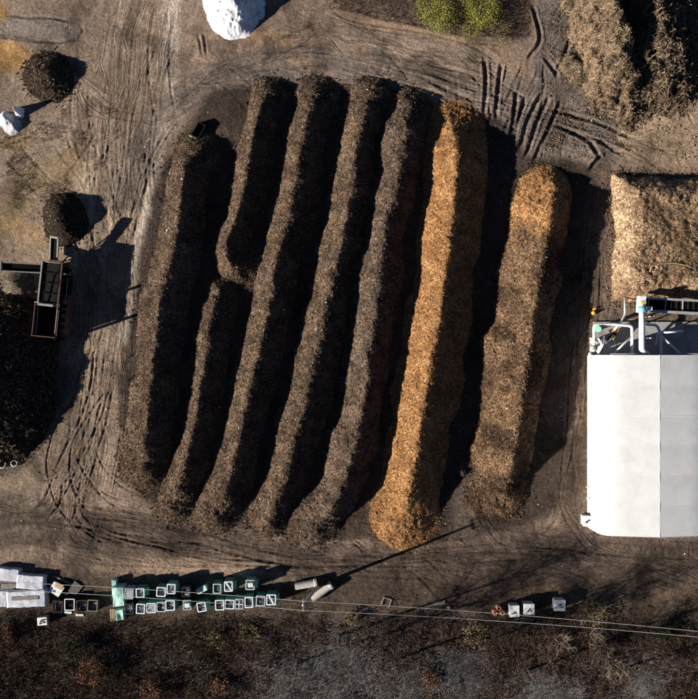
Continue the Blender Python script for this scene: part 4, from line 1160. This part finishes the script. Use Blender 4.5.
MB().box((0, 0, .2), (1.15, 1.05, .4)).build('block', M['wood_grey'], o, .02); MB().box((0, 0, .43), (1.2, 1.1, .05)).build('white_sheet', M['white_paint'], o, .01)
MB().box((.05, .42, .47), (.8, .5, .03), .1).build('tan_board', M['wood_pale'], o)
MB().box((-.1, -.3, .47), (.25, .2, .03), .4).build('dark_patch', M['bin_fill'], o)
o = MB(); o.box((0, 0, .06), (2.0, .13, .09)); ob = o.build('plank', M['wood_grey'], None, .01); x_, y_, _ = P(63, 579.5); ob.location = (x_, y_, float(gz(x_, y_))); ob.rotation_euler = (0, 0, R(-24)); tag(ob, 'grey plank pointing at the weathered pallet', 'plank')

def crate(label, px_, py_, w=.95, l=1.1, h=.7, mt='wood_dark', rim='wood_grey', fill='bin_fill', rot=0, group='open crates in a row'):
    x_, y_, _ = P(px_, py_, h); o = empty('open_crate', (x_, y_, float(gz(x_, y_)) - .02), R(rot)); tag(o, label, 'crate', group)
    for s in (-1, 1):
        for k in range(3):
            MB().box((s * (w / 2 - .03), 0, .12 + k * h / 3), (.05, l, h / 3 - .04)).build('side_board', M[mt], o)
            MB().box((0, s * (l / 2 - .03), .12 + k * h / 3), (w - .12, .05, h / 3 - .04)).build('end_board', M[mt], o)
    MB().box((0, 0, .04), (w - .12, l - .12, .06)).build('floor', M[mt], o)
    rim_mb(w, l, h, .08, .05).build('rim', M[rim], o)
    ct = MB().box((0, 0, h * .35), (w - .14, l - .14, h * .5)).build('contents', M[fill], o)
    scrapfill(ct, w * .7, l * .7, h * .62, 8, .0)
    return o
crate('dark open crate, first of four in the row of crates', 57.5, 606.5, rot=-4, rim='wood_dark')
crate('brown open crate with a pale rim, second of four in the row', 69.5, 604.5, rim='bin_rim', fill='wood_dark')
crate('dark open crate, third of four in the row of crates', 81.5, 606, rot=3, rim='wood_dark')
crate('brown open crate, rightmost of the four in the row', 92.5, 605.5, rim='wood_grey', fill='wood', rot=-3)
for a, b, l in ((68, 612, 'pale board at the foot of the brown crate with the pale rim'), (80, 614.5, 'mint-white board below the third open crate')):
    o = MB(); o.box((0, 0, .05), (.8, .22, .06)); ob = o.build('board', M['mint_pale'], None, .01); x_, y_, _ = P(a, b); ob.location = (x_, y_, float(gz(x_, y_))); ob.rotation_euler.z = R(-4); tag(ob, l, 'board')

def white_box(label, px_, py_, w, l, h, marks, rot=0, cat='box', group='white boxes by the power lines'):
    x_, y_, _ = P(px_, py_, h); o = empty('white_box', (x_, y_, float(gz(x_, y_)) - .02), R(rot)); tag(o, label, cat, group)
    MB().box((0, 0, h / 2), (w * .94, l * .94, h)).build('body', M['bin_grey'], o, .03)
    ld = MB().box((0, 0, h + .02), (w, l, .08)).build('lid', M['white_paint'], o, .03)
    for (mx_, my_, sx, sy, rz) in marks: MB().box((mx_, my_, h + .085), (sx, sy, .05), R(rz)).build('dark_scrap', M['bin_black'], ld)
    return o
white_box('tall white box, left one of three by the power lines', 514.5, 611, .98, 1.15, .95, [(0, -.08, .16, .12, 10), (-.05, -.22, .5, .04, 0)], 1)
white_box('white box with a dark diagonal strip, middle of three by the power lines', 529, 609, 1.08, 1.08, .95, [(-.05, -.08, .09, .4, -40), (.2, -.2, .12, .1, 0)], 0)
white_box('white box with dark specks on its lid, rightmost of the three', 560, 605.5, 1.12, 1.1, .95, [(.05, .05, .07, .22, 20), (.2, -.15, .14, .12, 30), (-.05, -.2, .08, .08, 0)], -2)
white_box('white box with scrap on top at the hall\'s lower left corner', 588, 521, .95, 1.05, .9, [(-.1, .0, .35, .1, 30), (.1, .1, .2, .1, -20), (-.15, -.15, .12, .1, 0)], 0, 'box', 'other white boxes')
white_box('small white box with dark scrap, below the long wrapped stack', 42.5, 621, .95, .8, .6, [(-.1, .05, .3, .14, 40), (.15, -.1, .2, .12, -20), (.2, .15, .15, .15, 10), (-.2, -.2, .2, .1, 0)], 5, 'box', 'other white boxes')
for a, b, l in ((499, 608.5, 'top'), (495, 613, 'lower left'), (502.5, 613, 'lower right')):
    x_, y_, _ = P(a, b, .6); mb = MB(); mb.loft([[(r_ * math.cos(i * math.pi / 10), r_ * math.sin(i * math.pi / 10), z_) for i in range(20)] for r_, z_ in ((.24, 0), (.24, .56), (.22, .6), (.14, .6), (.13, .2), (.01, .2))], cap=True)
    ob = mb.build('clay_pipe', M['terracotta'], None); ob.location = (x_, y_, float(gz(x_, y_)) - .02); tag(ob, f'terracotta pipe standing upright, {l} one of three', 'pipe', 'terracotta pipes')

def half_pipe(label, px_, py_, ln, r, rot):
    x_, y_, _ = P(px_, py_, .4); mb = MB(); n = 20
    def ring(x, ro): return [(x, ro * math.cos(2 * math.pi * i / n), r + ro * math.sin(2 * math.pi * i / n)) for i in range(n)]
    mb.loft([ring(-ln / 2, r * .75), ring(-ln / 2, r), ring(ln / 2 - .28, r), ring(ln / 2 - .22, r * 1.18), ring(ln / 2, r * 1.18), ring(ln / 2, r * .8), ring(-ln / 2, r * .75)])
    ob = mb.build('concrete_pipe', M['concrete'], None); ob.location = (x_, y_, float(gz(x_, y_)) - .03); ob.rotation_euler.z = R(rot); tag(ob, label, 'pipe', 'concrete pipes by the pole')
half_pipe('pale concrete pipe, the left, nearly level one of two', 306, 584.5, 2.2, .37, 10)
half_pipe('pale concrete pipe, the right, steeply slanting one of two', 322, 592, 2.4, .36, 36)

# power pole and its two wires
b0 = P(318, 586); t0 = P(303, 605, 6.5)
pole = empty('utility_pole', (b0[0], b0[1], 0)); tag(pole, 'slim concrete utility pole rising between the two concrete pipes', 'pole')
tv = Vector(t0) - Vector(b0)
MB().tube([(0, 0, -.3), tv * .5, tv], .19, 10, r2=.11).build('shaft', M['concrete'], pole, sm=True)
arm = MB().box(tv + Vector((0, 0, -.12)), (.1, 1.1, .1), R(4)).build('crossarm', M['wood_grey'], pole)
W = []
for s, (yl, yp, yr) in ((.42, (582, 601.5, 632.0)), (-.42, (589.5, 608.2, 637.5))):
    ip = tv + Vector((0, s, .05))
    MB().tube([ip + Vector((0, 0, -.1)), ip + Vector((0, 0, .12))], .05, 8).build('insulator', M['white_paint'], arm)
    ptop = Vector(b0) + ip + Vector((0, 0, .12))
    for side, (xe, ye) in (('left', (-20, yl - 1)), ('right', (725, yr + 2))):
        e = Vector(P(xe, ye, 6.4)); pts = []
        for k in range(25):
            t = k / 24; p = ptop.lerp(e, t); p.z -= .7 * 4 * t * (1 - t) * (1 if side == 'right' else .7); pts.append(p)
        o = MB().tube(pts, .017, 5).build('power_line', M['wire'], None)
        tag(o, f'{"upper" if s > 0 else "lower"} power line running from the pole to the {side}', 'power line', 'power lines')

# odds and ends
def simple(name, label, cat, px_, py_, size, rot, mt, z=0, bevel=.01):
    mb = MB(); mb.box((0, 0, size[2] / 2), size); o = mb.build(name, M[mt], None, bevel); x_, y_, _ = P(px_, py_, size[2]); o.location = (x_, y_, float(gz(x_, y_)) + z - .01); o.rotation_euler.z = R(rot); tag(o, label, cat); return o
simple('plank', 'grey plank lying in the dark strip left of the terracotta pipes', 'plank', 438.5, 603, (1.4, .32, .12), 10, 'wood_grey')
simple('stone', 'small pale stone right of the grey plank', 'stone', 449, 608, (.3, .35, .2), 20, 'concrete', bevel=.08)
o = empty('metal_frame', P(386, 602), R(-18)); tag(o, 'small bent metal frame lying in the dark strip', 'frame')
for s in (-.4, .4): MB().box((s, 0, .12), (.06, .8, .06)).build('bar', M['galv'], o)
MB().box((0, .4, .12), (.86, .06, .06)).build('bar', M['galv'], o)
o = empty('black_tub', P(198, 130, .6), R(-28)); o.location.z = float(gz(o.location.x, o.location.y)) - .02; tag(o, 'black tub with a wooden board at the upper end of the leftmost windrow', 'tub')
mb = MB(); open_bin(mb, .85, 1.5, .6); mb.build('body', M['bin_black'], o); MB().box((0, -.85, .35), (.9, .1, .08)).build('board', M['wood_pale'], o); MB().box((-.38, .3, .62), (.08, .9, .05)).build('edge', M['wood_dark'], o)
# white block and bluish sheets in the upper left
heap('white_rubble', 'low heap of white rubble at the left edge of the yard', 'rubble', [(4, 119), (10, 124)], .8, 1.1, .9, .15, ((.3, .3, .32), (.5, .5, .52)), seed=118, nchip=0, nlit=0, amp=1.5, mound_mat='powder', step=.07)
mb = MB(); mb.add([(-.35, -.6, 0), (.35, -.5, 0), (.5, .45, 0), (-.2, .6, 0), (.05, .2, 1.5), (-.05, -.1, 1.2)], [(0, 1, 5), (1, 2, 4, 5), (2, 3, 4), (3, 0, 5, 4), (3, 2, 1, 0)])
ob = mb.build('white_slab', M['white_powder'], None, .03); x_, y_, _ = P(17, 111, .6); ob.location = (x_, y_, float(gz(x_, y_))); tag(ob, 'upright pointed white slab above the white rubble heap', 'slab')
# hose coils at the left edge
for k, (a, b, r_, l) in enumerate(((5, 448, .6, 'pale hose coil at the left edge below the black heap, the larger one'), (15, 463, .3, 'small pale hose coil right of the larger coil'), (3, 464, .35, 'pale hose coil at the left edge, the lowest one'))):
    x_, y_, _ = P(a, b); pts = []
    for i in range(64):
        an = i * .3; rr = r_ * (1 + .12 * math.sin(i * .21)); pts.append((rr * math.cos(an), rr * math.sin(an), .05 + .004 * i))
    ob = MB().tube(pts, .035, 6).build('hose_coil', M['galv'], None, sm=True); ob.location = (x_, y_, float(gz(x_, y_))); tag(ob, l, 'hose', 'hose coils')
# curved branch on the chip heap, lump by the lanes
pts = [Vector(P(a, b, 2.02)) for a, b in ((650, 272), (651, 267), (660, 264), (672, 263), (684, 265), (698, 270))]
ob = MB().tube(pts, .05, 6, r2=.03).build('branch', M['wood_pale'], None, sm=True); tag(ob, 'long pale curved branch lying on the tan chip heap', 'branch')
ball = heap('clod', 'round brown clod lying between the orange and grey-brown rows', 'clod', [(462, 472), (463, 473)], .4, .42, .42, .3, ((.1, .062, .036), (.16, .1, .06)), seed=131, nchip=60, nlit=0, amp=.6, step=.05)

# ------------------------------------------------------------------ screening machine
sx_, sy_, _ = P(49.5, 300, 1.2)
mc = empty('compost_screener', (sx_, sy_, 0), R(-6)); tag(mc, 'dark rusty compost screening machine with two conveyors on the left', 'machine')
inv = Matrix.Rotation(-R(-6), 4, 'Z')
def ml(px_, py_, z):
    v = Vector(P(px_, py_, z)) - Vector((sx_, sy_, 0)); return inv @ v
c = ml(50, 283, 2.4)
for s in (-1, 1):
    MB().box((c.x + s * .95, c.y, 1.55), (.09, 4.0, 1.5)).build('side_panel', M['dark_metal'], mc)
    MB().box((c.x + s * .97, c.y, 2.36), (.14, 4.1, .12)).build('top_rail', M['rail_metal'] if s < 0 else M['rust'], mc, .01)
for k in range(4):
    y = c.y - 1.5 + k * 1.0
    MB().box((c.x, y, 2.22), (1.8, .92, .06)).build('cover_panel', M['dark_metal'], mc)
for k in range(5):
    MB().box((c.x, c.y - 2 + k * 1.0, 2.3), (1.8, .06, .08)).build('cover_rib', M['dark_metal'] if k not in (0, 4) else M['rail_metal'], mc)
drum = MB(); drum.tube([(c.x, c.y - 1.9, 1.45), (c.x, c.y + 1.9, 1.3)], .7, 24); drum.build('drum', M['rust'], mc, sm=True)
# hopper
h0 = ml(45.5, 320, 2.3)
def rg(x, y, z): return [(h0.x - x, h0.y - y, z), (h0.x + x, h0.y - y, z), (h0.x + x, h0.y + y, z), (h0.x - x, h0.y + y, z)]
mb = MB(); mb.loft([rg(.7, 1.3, 1.0), rg(1.22, 1.65, 2.3), rg(1.14, 1.57, 2.3), rg(.62, 1.22, 1.05)], cap=True); hop = mb.build('hopper', M['rust'], mc)
mb = MB(); mb.loft([rg(.6, 1.2, 1.12), rg(1.0, 1.5, 2.18)]); mb.build('hopper_dark_skin', M['rubber'], hop)  # black skin set inside the hopper so its interior reads dark
MB().box((h0.x, h0.y, 1.25), (1.3, 2.5, .1)).build('feed_belt', M['rubber'], mc)
for s in (-1, 1):
    MB().box((h0.x + s * .92, h0.y, 2.05), (.07, 3.0, .07)).build('hopper_rail', M['rail_metal'], hop)
    MB().box((h0.x, h0.y + s * 1.62, 2.34), (2.45, .09, .1)).build('hopper_lip', M['rail_metal'] if s > 0 else M['rust'], hop)
MB().box((h0.x + 1.55, h0.y + .7, 1.2), (.5, 3.9, 1.5)).build('engine_cover', M['rust'], mc, .04)
MB().box((h0.x + 1.6, h0.y + 2.6, 1.5), (.3, 3.6, .9)).build('fuel_tank', M['dark_metal'], mc, .03)
for yy in (h0.y + 1.2, h0.y - 1.7):
    MB().box((h0.x + 1.25, yy, 1.7), (.08, .3, 2.1)).build('hopper_post', M['dark_metal'], mc)  # plain posts without lamps, inferred from the spikes in the machine's shadow
    MB().add([(0, 0, 0)], [])
for k in range(6):
    MB().box((c.x - 1.05, c.y - 1.8 + k * .72, 1.5), (.1, .1, 1.6)).build('frame_post', M['rust'], mc)
    MB().box((c.x + 1.07, c.y - 1.8 + k * .72, 1.5), (.1, .1, 1.6)).build('frame_post', M['rust'], mc)
for k in range(9): MB().box((h0.x + 1.55, h0.y - .9 + k * .36, 1.97), (.42, .1, .04)).build('grille_bar', M['dark_metal'] if k % 2 else M['rail_metal'], mc)
MB().tube([(c.x - .5, c.y - 2.1, 2.45), (c.x - .5, c.y - 1.0, 2.5), (c.x - .1, c.y + .6, 2.42), (c.x + .6, c.y + 1.2, 2.4), (c.x + 1.1, c.y + 1.9, 2.0)], .04, 6).build('hydraulic_hose', M['dark_metal'], mc)
MB().tube([(c.x + .7, c.y - 2.2, 2.4), (c.x + .8, c.y + .2, 2.46), (c.x + .72, c.y + 2.0, 2.35)], .035, 6).build('hydraulic_hose', M['rubber'], mc)
MB().box((c.x - .2, c.y - 2.15, 2.42), (1.5, .22, .16)).build('drive_beam', M['rail_metal'], mc, .02)
MB().box((c.x + .25, c.y + 2.12, 2.1), (1.3, .3, .4)).build('discharge_hood', M['rust'], mc, .03)
MB().tube([(c.x + 1.25, c.y + 1.0, 1.6), (c.x + 1.25, c.y + 1.0, 2.35)], .07, 10).build('exhaust_stack', M['rail_metal'], mc)
MB().box((c.x + 1.35, c.y - .6, 1.15), (.45, 2.6, .05)).build('walkway', M['rail_metal'], mc)
for k in range(4): MB().box((c.x + 1.56, c.y - 1.8 + k * .8, 1.65), (.04, .04, 1.0)).build('handrail_post', M['rail_metal'], mc)
MB().tube([(c.x + 1.56, c.y - 1.85, 2.15), (c.x + 1.56, c.y + .65, 2.15)], .03, 6).build('handrail', M['rail_metal'], mc)
MB().box((c.x, (c.y + h0.y) / 2, .75), (1.5, 7.6, .22)).build('chassis', M['dark_metal'], mc)
for s in (-1, 1):
    for yy in (-1.1, 0.0, 2.8):
        whl = MB().tube([(c.x + s * .75, yy, .5), (c.x + s * 1.05, yy, .5)], .5, 18).build('wheel', M['rubber'], mc)
        MB().tube([(c.x + s * 1.05, yy, .5), (c.x + s * 1.08, yy, .5)], .22, 12).build('hub', M['rail_metal'], whl)
for s in (-1, 1): MB().box((c.x + s * .6, h0.y - 1.2, .4), (.14, .14, .8)).build('stabiliser', M['rail_metal'], mc)
def belt_conv(A, B, w, name_end):
    d = (B - A); L = d.length; dd = d.normalized(); mid = (A + B) / 2
    side = Vector((-dd.y, dd.x, 0)).normalized()
    def bar(off, zz, ww, hh, mt, nm):
        a, b = A + side * off + Vector((0, 0, zz)), B + side * off + Vector((0, 0, zz)); mb = MB(); s2 = side * ww / 2; u = Vector((0, 0, hh / 2))
        mb.add([a - s2 - u, a + s2 - u, a + s2 + u, a - s2 + u, b - s2 - u, b + s2 - u, b + s2 + u, b - s2 + u], [(3, 2, 1, 0), (4, 5, 6, 7), (0, 1, 5, 4), (1, 2, 6, 5), (2, 3, 7, 6), (3, 0, 4, 7)])
        mb.build(nm, M[mt], mc)
    bar(0, -.06, w * .82, .05, 'rubber', 'conveyor_belt')
    for s in (-1, 1): bar(s * w / 2, 0, .11, .22, 'rail_metal', 'conveyor_rail')
    for k in range(5):
        p = A.lerp(B, k / 4); MB().tube([p - side * w * .45 + Vector((0, 0, -.12)), p + side * w * .45 + Vector((0, 0, -.12))], .06, 8).build('roller', M['dark_metal'], mc)
    MB().tube([B - side * w * .5, B + side * w * .5], .14, 10).build('head_pulley', M['rail_metal'], mc)
    p = A.lerp(B, .55)
    for s in (-1, 1): MB().tube([p + side * s * w * .5, (p.x - dd.x * 1.2, p.y - dd.y * 1.2, .9)], .05, 6).build('strut', M['dark_metal'], mc)
belt_conv(ml(53.5, 263, 1.7), ml(54.5, 237, 2.4), .72, 'n')
belt_conv(ml(41, 268.5, 1.5), ml(1, 266.5, 2.2), .85, 'w')
